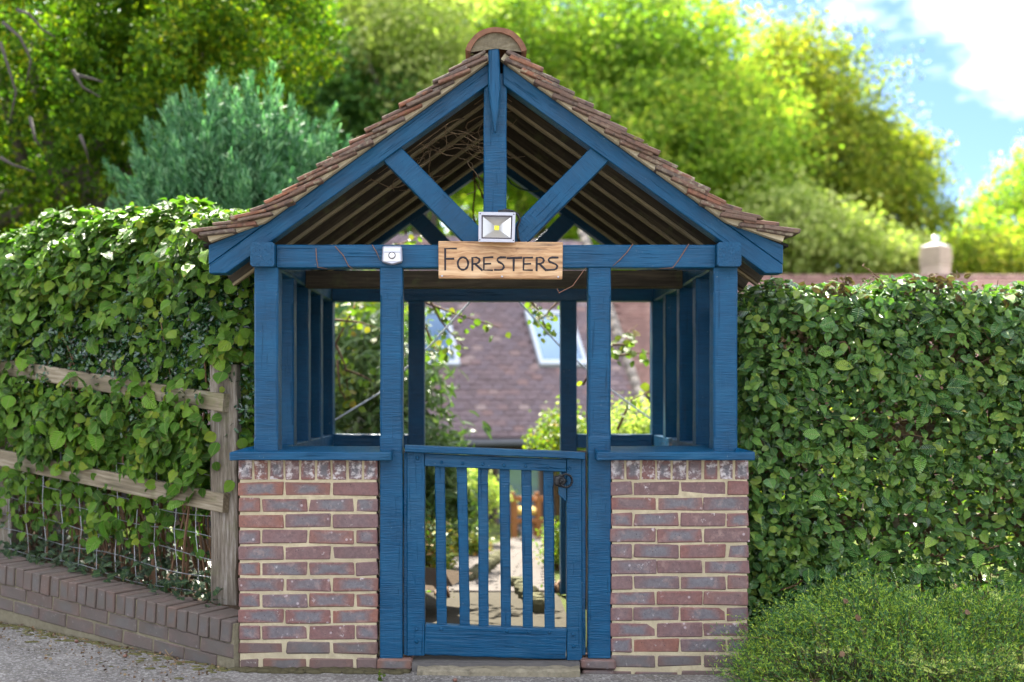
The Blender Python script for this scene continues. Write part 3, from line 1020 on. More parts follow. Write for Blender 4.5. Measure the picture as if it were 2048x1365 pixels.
TL = [block_mesh('tile', .265, .160, .017, M_TILE, .003, .003) for _ in range(5)]
TV = [block_mesh('tile', .172 if _ < 5 else .172, .160, .0175, M_TILE, .004, .0045) for _ in range(6)]
GAUGE = .0975
U_END = float(np.interp(1.418, cx_, cu_))
rest = MB()
cnt = 0
for colu in range(15):
    for n_ in range(17):
        u = U_END - n_ * GAUGE
        if u < .20:
            continue
        for s in (-1, 1):
            uj = u + random.uniform(-.006, .006)
            tx, tz = roof_pt(uj, .064)
            hx, hz = roof_pt(uj - .19, .024)
            d = Vector((hx - tx, hz - tz)).normalized()
            L = .178 if colu == 0 else .265
            cxm, czm = tx + d.x * L / 2, tz + d.y * L / 2
            xa = Vector((-s * d.x, 0, -d.y))       # local x points down the slope
            xa = Vector((s * -d.x, 0, -d.y))
            ya = Vector((0, 1, 0))
            za = xa.cross(ya)
            if za.z < 0:
                ya = -ya
                za = -za
            yy = -.078 + .08 + colu * .158 + (random.uniform(-.010, .010) if colu == 0 else random.uniform(-.003, .003)) + (.0 if n_ % 2 else -.004)
            M = Matrix((xa, ya, za)).transposed().to_4x4()
            M.translation = Vector((s * cxm, yy, czm + random.uniform(-.003, .003)))
            M = M @ Matrix.Rotation(R(random.uniform(-1.2, 1.2)), 4, 'Z') @ Matrix.Rotation(R(random.uniform(-1.6, 1.6)), 4, 'Y')
            if colu == 0:      # the undercloak tile bedded below the verge tile
                M2 = M @ Matrix.Translation((-.022 + random.uniform(-.012, .008), random.uniform(-.004, .010), -.0185))
                ob = bpy.data.objects.new('tile', TV[random.randrange(5)])
                col.objects.link(ob)
                put(ob, M2, roof)
            if cnt < 250:
                ob = bpy.data.objects.new('tile', (TV if colu == 0 else TL)[random.randrange(5)])
                col.objects.link(ob)
                put(ob, M, roof)
                cnt += 1
            else:
                hx_, hy_, hz_ = L / 2, .08, .007
                q = [M @ Vector(k) for k in ((-hx_, -hy_, -hz_), (hx_, -hy_, -hz_), (hx_, hy_, -hz_), (-hx_, hy_, -hz_), (-hx_, -hy_, hz_), (hx_, -hy_, hz_), (hx_, hy_, hz_), (-hx_, hy_, hz_))]
                rest.add(q, [(0, 3, 2, 1), (4, 5, 6, 7), (0, 1, 5, 4), (1, 2, 6, 5), (2, 3, 7, 6), (3, 0, 4, 7)])
rest.build('tile', M_TILE, roof, origin=(0, 1, 2.4))['kind'] = 'stuff'
for s in (-1, 1):
    us = np.linspace(.03, U_END - .06, 60)
    top, bot = [], []
    for u in us:
        x, z = roof_pt(u, .034 + random.uniform(-.003, .003))
        top.append((s * x, z))
        x, z = roof_pt(u, -.0025)
        bot.append((s * x, z))
    m_ = MB()
    n = len(us)
    q = [(x, -.046 + random.uniform(-.003, .003), z) for x, z in top] + [(x, -.046 + random.uniform(-.003, .003), z) for x, z in bot]
    q += [(x, -.001, z) for x, z in top] + [(x, -.001, z) for x, z in bot]
    fs = []
    for i in range(n - 1):
        fs += [(i, i + 1, n + i + 1, n + i), (2 * n + i + 1, 2 * n + i, 3 * n + i, 3 * n + i + 1), (i + 1, i, 2 * n + i, 2 * n + i + 1), (n + i, n + i + 1, 3 * n + i + 1, 3 * n + i)]
    fs += [(0, n, 3 * n, 2 * n), (n - 1, 3 * n - 1, 4 * n - 1, 2 * n - 1)]
    m_.add(q, fs)
    m_.build('verge_mortar', M_VERGE, roof)
# the short top tiles tucked under the ridge
for s in (-1, 1):
    for k, (u, dh) in enumerate(((.158, .058), (.178, .040))):
        tx, tz = roof_pt(u, dh)
        hx, hz = roof_pt(.03, dh - .022)
        d = Vector((hx - tx, hz - tz)).normalized()
        xa = Vector((-s * d.x, 0, -d.y))
        ya = Vector((0, 1, 0))
        za = xa.cross(ya)
        if za.z < 0:
            ya, za = -ya, -za
        M = Matrix((xa, ya, za)).transposed().to_4x4()
        M.translation = Vector((s * (tx + d.x * .062), .002 + .004 * k, tz + d.y * .062))
        link_mesh('tile', block_mesh('tile', .124, .16, .017, M_TILE, .004, .004), M, roof)
# ridge tiles
rr, zc_ = .150, 2.998 - .150
amax = math.asin(.1445 / .150)
for k in range(8):
    mb = MB()
    y0, y1 = -.082 + k * .302, -.082 + k * .302 + .298
    m = 14
    q = []
    for i in range(m + 1):
        a = -amax + 2 * amax * i / m
        for rad in (rr, rr - .024):
            j = random.uniform(-.0015, .0015)
            q += [(math.sin(a) * (rad + j), y0 + random.uniform(-.002, .002), zc_ + math.cos(a) * (rad + j)), (math.sin(a) * (rad + j), y1, zc_ + math.cos(a) * (rad + j))]
    fs = []
    for i in range(m):
        a = i * 4
        fs += [(a, a + 4, a + 5, a + 1), (a + 2, a + 3, a + 7, a + 6), (a, a + 2, a + 6, a + 4), (a + 1, a + 5, a + 7, a + 3)]
    fs += [(0, 1, 3, 2), (m * 4, m * 4 + 2, m * 4 + 3, m * 4 + 1)]
    mb.add(q, fs)
    mb.build('ridge_tile', M_RIDGE, roof, origin=(0, (y0 + y1) / 2, 2.96))
mb = MB()
q = [(0, -.066, 2.90)]
m = 16
for i in range(m + 1):
    a = -amax * 1.02 + 2 * amax * 1.02 * i / m
    q.append((math.sin(a) * (rr - .016), -.066 + random.uniform(-.004, .004), zc_ + math.cos(a) * (rr - .016)))
q2 = [(x, -.03, z) for x, y, z in q]
n = len(q)
mb.add(q + q2, [(0, i, i + 1) for i in range(1, n - 1)] + [(i, n + i, n + i + 1, i + 1) for i in range(1, n - 1)])
mb.build('ridge_mortar', M_CAPM, roof)
# moss cushions on the tiles
mb = MB()
for k in range(70):
    s = random.choice((-1, -1, 1))
    u = U_END - random.random() ** 1.0 * 1.7
    x, z = roof_pt(u, .066)
    uvsphere(mb, (s * x, -.05 + random.random() ** 2 * .5, z), random.uniform(.006, .017), 6, 4, (1.3, 1.2, .55))
mb.build('moss', M_MOSS, roof, origin=(0, 0, 2.4))['kind'] = 'stuff'

# --- threshold
mb = MB()
mb.box((-.40, -.028, -.09), (.40, .115, -.014))
mb.build('threshold', M_SLAB, lg)
bm = bmesh.new()
r_ = random.Random(5)
pts = [(-.372 + .0404 * i, r_.uniform(-.007, .006)) for i in range(20)]
vsA = []
for x, j in pts:
    vsA.append([bm.verts.new((x, y + j * k, z + r_.uniform(-.004, .004))) for y, z, k in ((-.030, -.028, 0), (-.080, -.030, 1), (-.098, -.040, 1), (-.100, -.085, 1), (-.030, -.095, 0))])
for a, b in zip(vsA[:-1], vsA[1:]):
    for i in range(5):
        bm.faces.new((a[i], b[i], b[(i + 1) % 5], a[(i + 1) % 5]))
bm.faces.new(vsA[0])
bm.faces.new(vsA[-1][::-1])
bmesh.ops.recalc_face_normals(bm, faces=bm.faces)
me = bpy.data.meshes.new('step_stone')
bm.to_mesh(me)
bm.free()
me.materials.append(M_STONE)
link_mesh('step_stone', me, Matrix.Identity(4), lg)

# ================================================================== GATE
GY = .020
gate = thing('gate', (-.42, GY, 0.0), 'blue slatted wooden gate sagging to the right, hung between the two inner posts', 'gate')


def G(px, py, y=GY):
    return P(px, py, y)


PXM = (D0 + GY) / F
beam('stile', G(832, 1309, .045), G(832, 905, .045), 36 * PXM, .052, M_SAW, gate, c=.004)
beam('stile', G(1148, 1318, .045), G(1147.5, 918, .045), 31 * PXM, .052, M_SAW, gate, c=.004, stop=(.82 * .93, .93, .004) if False else None)
beam('top_rail', G(850.5, 919.5, .042), G(1131, 931.5, .042), 25 * PXM, .050, M_GRAIN, gate, c=.003)
beam('bottom_rail', G(850.5, 1278, .042), G(1131.5, 1287, .042), 61 * PXM, .050, M_GRAIN, gate, c=.005, nseg=14, jit=.002)
beam('cap_rail', G(811, 896.5, .02), G(1168, 911.5, .02), 13.5 * PXM, .088, M_GRAIN, gate, c=.004)
for xt, xb in ((879.5, 883.5), (923.5, 930), (966, 967.5), (1009, 1012), (1052.5, 1056), (1096.5, 1099.5)):
    k = (xt - 850) / 281
    beam('slat', G(xb, 1252 + 8 * k, .052), G(xt, 925 + 11 * k, .052), 20.3 * PXM, .020, M_SAW, gate, c=.002, stop=(.09, .70, .005))
def bolt(p, parent, r=.0085):
    mb = MB()
    q = []
    for rad, dy in ((r, 0), (r * .95, -.003), (r * .55, -.0065)):
        for k in range(8):
            a = 2 * math.pi * k / 8
            q.append((p.x + math.cos(a) * rad, p.y + dy, p.z + math.sin(a) * rad))
    fs = [(j * 8 + k, j * 8 + (k + 1) % 8, (j + 1) * 8 + (k + 1) % 8, (j + 1) * 8 + k) for j in range(2) for k in range(8)] + [tuple(16 + k for k in range(8))]
    mb.add(q, fs)
    mb.build('bolt', M_GRAIN, parent, origin=p)


for px, py in ((883, 925.5), (925, 927.5), (966, 929), (1008, 931), (1051, 932.5), (1096, 934.5), (835, 917), (1138.5, 937.5), (833, 1258.5), (833.5, 1284), (1146, 1269), (1147, 1293.5), (882, 1259), (1014, 1262.5), (1058, 1264), (1099, 1265)):
    bolt(G(px, py, .0165), gate)
# latch plate and twisted ring handle
prism('latch_block', [(G(a, b).x, G(a, b).z) for a, b in ((1117, 950), (1132, 950), (1132, 1004), (1117, 990))], .004, .06, M_GRAIN, gate, ang=R(90), bev=.003)
mb = MB()
c = G(1120, 962, .0)
q = []
nn = 16
for rad, dy in ((.030, .004), (.030, -.004), (.024, -.010), (.013, -.012)):
    for k in range(nn):
        a = 2 * math.pi * k / nn
        rr2 = rad * (1 + .10 * math.cos(5 * a))
        q.append((c.x + math.cos(a) * rr2, c.y + dy, c.z + math.sin(a) * rr2))
mb.add(q, [(j * nn + k, j * nn + (k + 1) % nn, (j + 1) * nn + (k + 1) % nn, (j + 1) * nn + k) for j in range(3) for k in range(nn)] + [tuple(3 * nn + k for k in range(nn))])
handle = mb.build('handle', M_IRON, gate, origin=c)
mb = MB()
uvsphere(mb, c + Vector((.004, -.020, .002)), .012, 8, 6)
mb.build('handle_boss', M_IRON, handle, True)
mb = MB()
rc = G(1132, 962, -.02)
for ph in (0, math.pi):
    pts = []
    for k in range(49):
        a = 2 * math.pi * k / 48
        tw = 9 * a + ph
        rad = .031 + .0032 * math.cos(tw)
        yy = rc.y + .0032 * math.sin(tw) + .010 * math.cos(a)
        pts.append((rc.x + math.cos(a) * rad * .95, yy, rc.z + math.sin(a) * rad))
    mb.tube(pts, .0036, 5, cap=False)
mb.build('handle_ring', M_IRON, handle, True, origin=rc)

# ================================================================== SIGN, LAMPS
sg_c = P(1001, 521.5, -.025)
sign = thing('sign', (sg_c.x, -.02, sg_c.z - .09), 'pine name board with burnt dark capital letters fixed across the front beam', 'sign')
pxs = (D0 - .035) / F
sb = link_mesh('board', block_mesh('board', 248.5 * pxs, .026, 74.5 * pxs, M_SIGN, .0035, .0015), Matrix.Translation(sg_c) @ Matrix.Rotation(R(.35), 4, 'Y'), sign)
LET = {
    'F': [[(592, 550), (592, 384), (678, 384)], [(592, 465), (657, 464)]],
    'O': [[(732 + 41 * math.cos(a), 502 + 49 * math.sin(a)) for a in np.linspace(-.3, 2 * math.pi - .3, 25)]],
    'R': [[(806, 553), (806, 455), (838, 454), (858, 463), (863, 478), (856, 494), (836, 503), (810, 505)], [(828, 505), (882, 554)]],
    'E': [[(965, 452), (897, 456), (896, 553), (962, 555)], [(897, 505), (948, 503)]],
    'S': [[(1065, 454), (1028, 453), (1008, 460), (1003, 476), (1014, 490), (1038, 502), (1052, 517), (1053, 534), (1042, 549), (1018, 553), (983, 552)]],
    'T': [[(1082, 460), (1192, 456)], [(1132, 460), (1131, 556)]],
    'E2': [[(1278, 455), (1211, 457), (1208, 553), (1276, 554)], [(1210, 506), (1263, 504)]],
    'R2': [[(1312, 556), (1313, 455), (1345, 454), (1364, 463), (1369, 478), (1362, 494), (1342, 503), (1316, 505)], [(1335, 505), (1385, 554)]],
    'S2': [[(1478, 455), (1436, 454), (1413, 460), (1405, 474), (1414, 488), (1440, 498), (1464, 508), (1476, 522), (1470, 540), (1452, 550), (1396, 553)]],
}
for key, strokes in LET.items():
    mb = MB()
    for st in strokes:
        pts = [P(740 + x / 3.938, 400 + y / 3.938, -.0385) for x, y in st]
        n = len(pts)
        hw = .0046
        vs = []
        for i, p in enumerate(pts):
            t = (pts[min(i + 1, n - 1)] - pts[max(i - 1, 0)])
            t.y = 0
            t.normalize()
            nn_ = Vector((-t.z, 0, t.x))
            h_ = hw * (1 + .18 * math.sin(i * 1.9 + len(mb.v)))
            e = t * (hw * .8 if i == n - 1 else (-hw * .8 if i == 0 else 0))
            for q_, dy in ((nn_ * h_, 0), (nn_ * h_ * .5, -.0013), (nn_ * -h_ * .5, -.0013), (nn_ * -h_, 0)):
                vs.append(p + q_ + e + Vector((0, dy, 0)))
        fs = []
        for i in range(n - 1):
            for k in range(3):
                fs.append((i * 4 + k, (i + 1) * 4 + k, (i + 1) * 4 + k + 1, i * 4 + k + 1))
        fs += [(0, 1, 2, 3), ((n - 1) * 4 + 3, (n - 1) * 4 + 2, (n - 1) * 4 + 1, (n - 1) * 4)]
        mb.add(vs, fs)
    mb.build('letter', M_LETTER, sign)
for px, py in ((884, 552.5), (1004, 553.5), (1116.5, 554.5)):
    mb = MB()
    uvsphere(mb, P(px, py, -.0385), .0050, 8, 4, (1, .4, 1))
    mb.build('screw', M_SILVER, sign, True)

# floodlight
fc = P(993.5, 455, -.085)
flood = thing('floodlight', (fc.x, -.03, fc.z - .07), 'square silver floodlight with yellow chip mounted above the name board', 'floodlight')
FM = Matrix.Translation(fc) @ Matrix.Rotation(R(1.0), 4, 'Y') @ Matrix.Rotation(R(4), 4, 'X')


def rect_ring(w0, h0, w1, h1, ya, yb, mb, M, taper=1.0):
    q = []
    for w_, h_, y in ((w0, h0, yb), (w0, h0, ya), (w1, h1, ya), (w1, h1, yb)):
        q += [M @ Vector((sx * w_ / 2 * (taper if sz < 0 else 1), y, sz * h_ / 2)) for sx, sz in ((-1, -1), (1, -1), (1, 1), (-1, 1))]
    fs = []
    for j in range(4):
        for k in range(4):
            fs.append((j * 4 + k, j * 4 + (k + 1) % 4, ((j + 1) % 4) * 4 + (k + 1) % 4, ((j + 1) % 4) * 4 + k))
    mb.add(q, fs)


mb = MB()
rect_ring(.174, .139, .146, .110, -.012, .012, mb, FM, .975)
mb.build('frame', M_SILVER, flood, origin=fc)
mb = MB()
rect_ring(.1455, .1095, .132, .097, -.008, .010, mb, FM, .985)
mb.build('gasket', M_DARKTRIM, flood, origin=fc)
mb = MB()
a_, b_, c_, d_ = .132 / 2, .097 / 2, .011, .0105
q = [FM @ Vector(k) for k in ((-a_, -.003, -b_), (a_, -.003, -b_), (a_, -.003, b_), (-a_, -.003, b_), (-c_, .035, -d_), (c_, .035, -d_), (c_, .035, d_), (-c_, .035, d_))]
mb.add(q, [(0, 1, 5, 4), (1, 2, 6, 5), (2, 3, 7, 6), (3, 0, 4, 7)])
mb.build('reflector', M_REFLECT, flood, origin=fc)
mb = MB()
q = [FM @ Vector(k) for k in ((-c_, .0345, -d_), (c_, .0345, -d_), (c_, .0345, d_), (-c_, .0345, d_))]
mb.add(q, [(0, 1, 2, 3)])
mb.build('led_chip', M_LED, flood, origin=fc)
mb = MB()
q = [FM @ Vector(k) for k in ((-.083, .013, -.066), (.083, .013, -.066), (.083, .013, .066), (-.083, .013, .066), (-.05, .05, -.04), (.05, .05, -.04), (.05, .05, .04), (-.05, .05, .04))]
mb.add(q, [(0, 1, 5, 4), (1, 2, 6, 5), (2, 3, 7, 6), (3, 0, 4, 7), (4, 5, 6, 7)])
mb.build('housing', M_SILVER, flood, origin=fc)
for sx in (-1, 1):
    for sz in (-1, 1):
        mb = MB()
        uvsphere(mb, FM @ Vector((sx * .079, -.012, sz * .061)), .0035, 6, 4, (1, .5, 1))
        mb.build('screw', M_DARKTRIM, flood)
mb = MB()
mb.tube([P(1000, 425, -.05), P(1010, 420, -.045), P(1026, 423, -.045), P(1036, 430, -.04), P(1040, 440, -.03), P(1034, 455, -.02), P(1036, 475, -.01), P(1040, 487, 0.0)], .006, 6)
mb.tube([P(996, 424, -.055), P(1022, 425, -.055)], .009, 6)
mb.build('cable', M_CABLE, flood, True)

# sensor light on the left of the beam
sc_ = P(784.5, 511, -.02)
sens = thing('sensor_light', (sc_.x, -.006, sc_.z - .045), 'small silver sensor light with white round dome on the front beam', 'sensor light')
prism('case', [(sc_.x + a, sc_.z + b) for a, b in ((-.046, .044), (.046, .044), (.049, -.034), (.0, -.047), (-.049, -.034))], -.034, -.006, M_SILVER, sens, bev=.006)
mb = MB()
mb.box((sc_.x - .037, -.0375, sc_.z - .030), (sc_.x + .037, -.030, sc_.z + .010))
mb.build('lens', M_CLEAR, sens)
mb = MB()
mb.box((sc_.x - .040, -.0395, sc_.z + .014), (sc_.x + .040, -.031, sc_.z + .034))
mb.build('solar_panel', simple('dull_panel', (0.45, 0.46, 0.50), .3, .6), sens)
mb = MB()
uvsphere(mb, (sc_.x + .0, -.037, sc_.z - .003), .0135, 12, 8, (1, .8, 1))
dome = mb.build('dome', M_WHITE, sens, True)
mb = MB()
mb.tube([(sc_.x, -.0385, sc_.z - .003 + 0) for _ in range(1)] + [(sc_.x, -.036, sc_.z - .003)], .0175, 14)
mb.build('dome_ring', M_DARKTRIM, sens)

# dry twigs caught on the beam
tw = [((632, 497), (634, 520), (637, 535), (655, 538)), ((671, 493), (687, 512), (697, 532), (706, 540)), ((745, 490), (752, 505), (761, 522)), ((1265, 488), (1254, 505), (1240, 520), (1225, 533)), ((1378, 488), (1368, 505), (1357, 522), (1345, 536), (1318, 538)), ((1113, 578), (1119, 586), (1145, 572), (1165, 545), (1172, 536))]
names = ['short dry brown twig hanging left over the beam near the corner post', 'thin dry twig slanting down the beam between corner post and sensor light', 'dry twig dangling beside the sensor light on the beam', 'dry twig slanting over the beam just right of the name board', 'longest dry twig lying over the beam near the right corner post', 'curled dry tendril under the beam below the right end of the name board']
for t_, lab in zip(tw, names):
    mb = MB()
    pts = [P(x + random.uniform(-1, 1), y, -.012) for x, y in t_]
    mb.tube(pts, [.0022] * (len(pts) - 1) + [.001], 5)
    for p in pts[1:-1]:
        uvsphere(mb, p, .0034, 5, 4)
    tag(mb.build('dry_twig', simple('reddish_twig', (0.14, 0.065, 0.038), .8), None, True), lab, 'twig', 'dry twigs caught on the beam')
# tangle of dead climber in the gable
for (bx, by, rx_, ry_, nst, lab) in ((895, 250, 90, 75, 34, 'tangle of dead climber stems under the roof left of the king post'), (835, 340, 60, 50, 10, 'few loose dead stems hanging behind the left brace')):
    mb = MB()
    for k in range(nst):
        px, py = bx + random.uniform(-rx_, rx_), by + random.uniform(-ry_, ry_)
        if py < 118 + .72 * abs(990 - px) + 70:
            py = 118 + .72 * abs(990 - px) + 75
        Y = random.uniform(.12, .6)
        pts = []
        a = random.uniform(0, 6.28)
        for i in range(9):
            pts.append(P(px, py, Y))
            a += random.uniform(-.7, .7)
            px += math.cos(a) * 15
            py += math.sin(a) * 11
            py = max(py, 118 + .72 * abs(990 - px) + 62)
            Y += random.uniform(-.05, .05)
        mb.tube(pts, random.uniform(.0014, .0035), 4)
    o = mb.build('dry_vine', M_DRYVINE, None, True)
    tag(o, lab, 'dead vine')
mb = MB()
for pts in (((948, 345), (950, 380), (946, 420), (950, 450)), ((950, 360), (962, 385), (967, 398)), ((943, 360), (955, 352), (966, 364), (975, 380))):
    mb.tube([P(x, y, 1.95) for x, y in pts], .006, 5)
tag(mb.build('hanging_stem', M_TWIG, None, True), 'dark bare stem hanging in the rear gable opening', 'stem')
mb = MB()
mb.tube([P(x, y, 1.92) for x, y in ((1012, 352), (1022, 368), (1040, 378), (1065, 384), (1090, 380))], .006, 5)
tag(mb.build('green_cable', simple('dark_green_cable', (0.01, 0.05, 0.025), .5), None, True), 'dark green cable looping under the rear rafters', 'cable')
# two pale cables draped from the rear of the roof
for pts, lab in ((((666, 843), (758, 787), (859, 693), (937, 607), (950, 590)), 'pale cable sloping down to the left behind the gate'), (((1303, 840), (1219, 778), (1120, 693), (1038, 604), (1025, 588)), 'pale cable sloping down to the right behind the gate')):
    mb = MB()
    mb.tube([P(x, y, 2.35) for x, y in pts], .006, 6)
    tag(mb.build('pale_cable', M_ROPE, None, True), lab, 'cable')

# ================================================================== LOW BRICK WALL ON THE LEFT
WDn0, WNn0 = np.array(WD), np.array(WN)
wall = thing('garden_wall', (W0.x, W0.y, -.03), 'low weathered brick retaining wall with a coping of bricks on edge beside the road', 'wall')
WROT = Matrix.Rotation(R(-32), 4, 'Z')          # local x runs along the wall, towards the pier
WTILT = Matrix.Rotation(math.atan(.077), 4, 'Y')
COP = [block_mesh('coping_brick', .0655, .215, .1025, M_BRICK_WALL, .0035, .003) for _ in range(5)]
WST = [block_mesh('brick', .212, .10, .067, M_BRICK_WALL, .004, .0035) for _ in range(5)]


def wall_at(s, o, z):
    p = W0 + WD * s + WN * o
    return Vector((p.x, p.y, z + .077 * s))


for k in range(36):
    ob = bpy.data.objects.new('coping_brick', COP[k % 5])
    col.objects.link(ob)
    put(ob, Matrix.Translation(wall_at(.055 + k * .0745, .1075 + random.uniform(-.004, .004), .126 + random.uniform(-.003, .003))) @ WROT @ WTILT @ Matrix.Rotation(R(random.uniform(-1.5, 1.5)), 4, 'Z'), wall)
for r_ in range(3):
    for k in range(13):
        s = .12 + k * .222 + (0 if r_ % 2 == 0 else .11) - (.0 if r_ != 1 else .0)
        if r_ == 2 and s < .9:
            continue
        ob = bpy.data.objects.new('brick', WST[(k + r_) % 5])
        col.objects.link(ob)
        put(ob, Matrix.Translation(wall_at(s, .055 + random.uniform(-.004, .004) + .012 * (r_ == 2), .036 - .0745 * r_)) @ WROT @ WTILT @ Matrix.Rotation(R(random.uniform(-1, 1)), 4, 'Z'), wall)
mb = MB()
q = []
for s, z0 in ((.010, -.12), (2.9, -.22)):
    for o_ in (.010, .205):
        q += [wall_at(s, o_, z0), wall_at(s, o_, .168)]
mb.add(q, [(0, 4, 5, 1), (2, 3, 7, 6), (1, 5, 7, 3), (0, 1, 3, 2), (4, 6, 7, 5)])
mb.build('mortar', M_MORTAR_WALL, wall)
# moss and litter along the foot of the wall and the left pier
mb = MB()
for k in range(260):
    s = random.uniform(0, 2.2)
    o_ = -.012 - random.random() ** 2 * (.10 if random.random() < .8 else .34)
    p = W0 + WD * s + WN * o_
    z = road_z(p.x, p.y) + .03 * max(0, min(1, (-1.2 - p.x) / 2))
    rr_ = random.uniform(.005, .016)
    uvsphere(mb, (p.x, p.y, z + .001), rr_, 6, 3, (1.9, 1.2, .30))
o = mb.build('moss', M_MOSS, None, True, origin=(0, 0, 0))
tag(o, 'moss growing along the foot of the low wall', 'moss', kind='stuff')
mb = MB()
for k in range(210):
    x = random.uniform(-1.24, -.42)
    t = (x + 1.24) / .82
    y = -.01 - random.random() * .085 * (1 - .3 * t)
    uvsphere(mb, (x, y, road_z(x, y) + .003), random.uniform(.006, .026), 6, 3, (1.6, 1.1, .5))
o = mb.build('moss', simple('mossy_dirt', (.060, .052, .028), .95, .1, nscale=30, namt=.6, bmp=1.0), None, True, origin=(0, 0, 0))
tag(o, 'mossy dirt heaped along the foot of the left pier', 'moss', kind='stuff')
n = 700
sl = rng.uniform(0, 2.3, n)
ol = -.01 - rng.random(n) ** 2.2 * .45
pos = np.array([W0.x, W0.y, 0]) + WDn0[None] * sl[:, None] + WNn0[None] * ol[:, None]
pos[:, 2] = [road_z(x, y) + .03 * max(0, min(1, (-1.2 - x) / 2)) + .004 for x, y, _ in pos]
o = stuff_part('leaf_litter', scatter_mesh('leaf_litter', leaf_template('beech', .4, .4, .08, 77, .3), pos, orient(unit(rng.normal(0, .45, (n, 3)) + np.array([0, 0, 1.])), rng.normal(0, 1, (n, 3))), rng.uniform(.006, .020, n), leaf_mat('litter', [(0, (.05, .03, .02)), (.6, (.13, .075, .04)), (1, (.22, .16, .09))], .1, .8, .2, False)), None)
tag(o, 'small brown leaf bits scattered on the road along the low wall', 'leaf litter')
for (px, py, lab) in ((250, 1316, 'brown acorn lying on the road near the low wall'), (153, 1290, 'dark acorn lying further left on the road'), (910, 1352, 'small reddish berry on the road in front of the step stone')):
    d = 1.263 + .03
    Y = (1.263 + .03) * F / (py - 790) - D0
    p = P(px, py, Y)
    p.z = road_z(p.x, p.y) + .03 * max(0, min(1, (-1.2 - p.x) / 2)) + .008
    mb = MB()
    uvsphere(mb, p, .010, 8, 6, (1.15, 1, .9))
    tag(mb.build('acorn', simple('acorn_brown', (.12, .05, .03), .5), None, True, origin=p), lab, 'acorn')
mb = MB()
pts = [P(x, y, -.03 + i * .01) for i, (x, y) in enumerate(((330, 1300), (338, 1312), (352, 1322), (367, 1325)))]
mb.tube(pts, .0035, 5)
mb.tube([pts[1], P(345, 1304, -.02)], .0025, 5)
tag(mb.build('fallen_twig', M_DRYVINE, None, True), 'pale dry twig lying on the road below the low wall', 'twig')

# ================================================================== FENCE ON THE LEFT
fence = thing('wooden_fence', (-1.385, .42, .12), 'weathered post and rail fence with wire netting half hidden in the left hedge', 'fence')
beam('post', (-1.385, .43, .10), (-1.389, .43, 1.417), .136, .12, M_POST, fence, c=.008, jit=.004, nseg=12)
F0 = Vector((-1.385, .355, 0))


def fen(s, o, z, k=.1):
    p = F0 + WD * s + WN * o
    return Vector((p.x, p.y, z + k * s))


beam('post', fen(1.86, .07, .25, 0), fen(1.86, .07, 1.62, 0), .12, .11, M_POST, fence, c=.008, jit=.004)
beam('rail', fen(-.02, 0, 1.222, .115), fen(2.9, 0, 1.222, .115), .092, .045, M_FENCE, fence, c=.004, jit=.003, side=WN)
beam('rail', fen(-.02, 0, .712, .098), fen(2.9, 0, .712, .098), .098, .045, M_FENCE, fence, c=.004, jit=.003, side=WN)
mb = MB()
for i in range(7):
    z = .20 + i * .105
    mb.tube([fen(s, .03 + .012 * math.sin(s * 5 + i), z + .012 * math.sin(s * 7 + i * 2), .085) for s in np.linspace(.02, 2.7, 28)], .0022, 4)
for k in range(17):
    s = .06 + k * .155
    mb.tube([fen(s + .006 * math.sin(i * 2 + k), .03 + .01 * math.sin(s * 5 + i), .20 + i * .105, .085) for i in range(7)], .0022, 4)
mb.build('wire_netting', M_WIRE, fence)['kind'] = 'stuff'


# ================================================================== HEDGES
def sample_poly(poly, n):
    poly = np.array(poly, float)
    seg = np.linalg.norm(np.diff(poly, axis=0), axis=1)
    cum = np.concatenate([[0], np.cumsum(seg)])
    t = rng.random(n) * cum[-1]
    i = np.clip(np.searchsorted(cum, t, side='right') - 1, 0, len(seg) - 1)
    f = (t - cum[i]) / seg[i]
    p = poly[i] * (1 - f)[:, None] + poly[i + 1] * f[:, None]
    d = (poly[i + 1] - poly[i]) / seg[i][:, None]
    return p, np.stack([-d[:, 1], d[:, 0]], 1)


def lumps(a, b, s1, s2, ph):
    return np.sin(a * s1 + ph) * np.sin(b * s2 + ph * 1.7) * .6 + np.sin(a * s1 * 2.3 + b * s2 * 1.9 + ph) * .4


def hedge_frame(nrm, up_bias, rnd, tipdown):
    n = len(nrm)
    nn_ = unit(unit(nrm) + np.array([0, 0, up_bias]) + rng.normal(0, rnd, (n, 3)))
    tip = np.stack([rng.normal(0, .7, n), rng.normal(0, .5, n), -tipdown + rng.normal(0, .45, n)], 1) + unit(nrm) * .45
    return orient(nn_, tip)


def split_big(pos, size, depth, rot, cnt, vis):
    """the largest outer leaves in view become objects of their own"""
    face = -rot[:, 1, 2]
    score = size * (0.4 + np.abs(face)) * np.exp(-np.maximum(depth, 0) * 12) * vis
    idx = np.argsort(-score)[:cnt]
    m = np.zeros(len(pos), bool)
    m[idx] = True
    return m


def in_view(pos):
    d = pos[:, 1] + D0
    px = 967 + (pos[:, 0] - CX) * F / d
    py = 790 - (pos[:, 2] - CZ) * F / d
    return (px > 8) & (px < 2040) & (py > 8) & (py < 1357), px, py


WDn, WNn = np.array(WD), np.array(WN)
# ---- left hedge
HZ = [leaf_template('hazel', .10 + .07 * i, .12 + .07 * i, .045, i, .14 * (i % 3)) for i in range(6)]
lh = thing('hazel_hedge', (-2.2, .95, .2), 'tall rounded hazel hedge with broad toothed light green leaves behind the left fence', 'hedge')


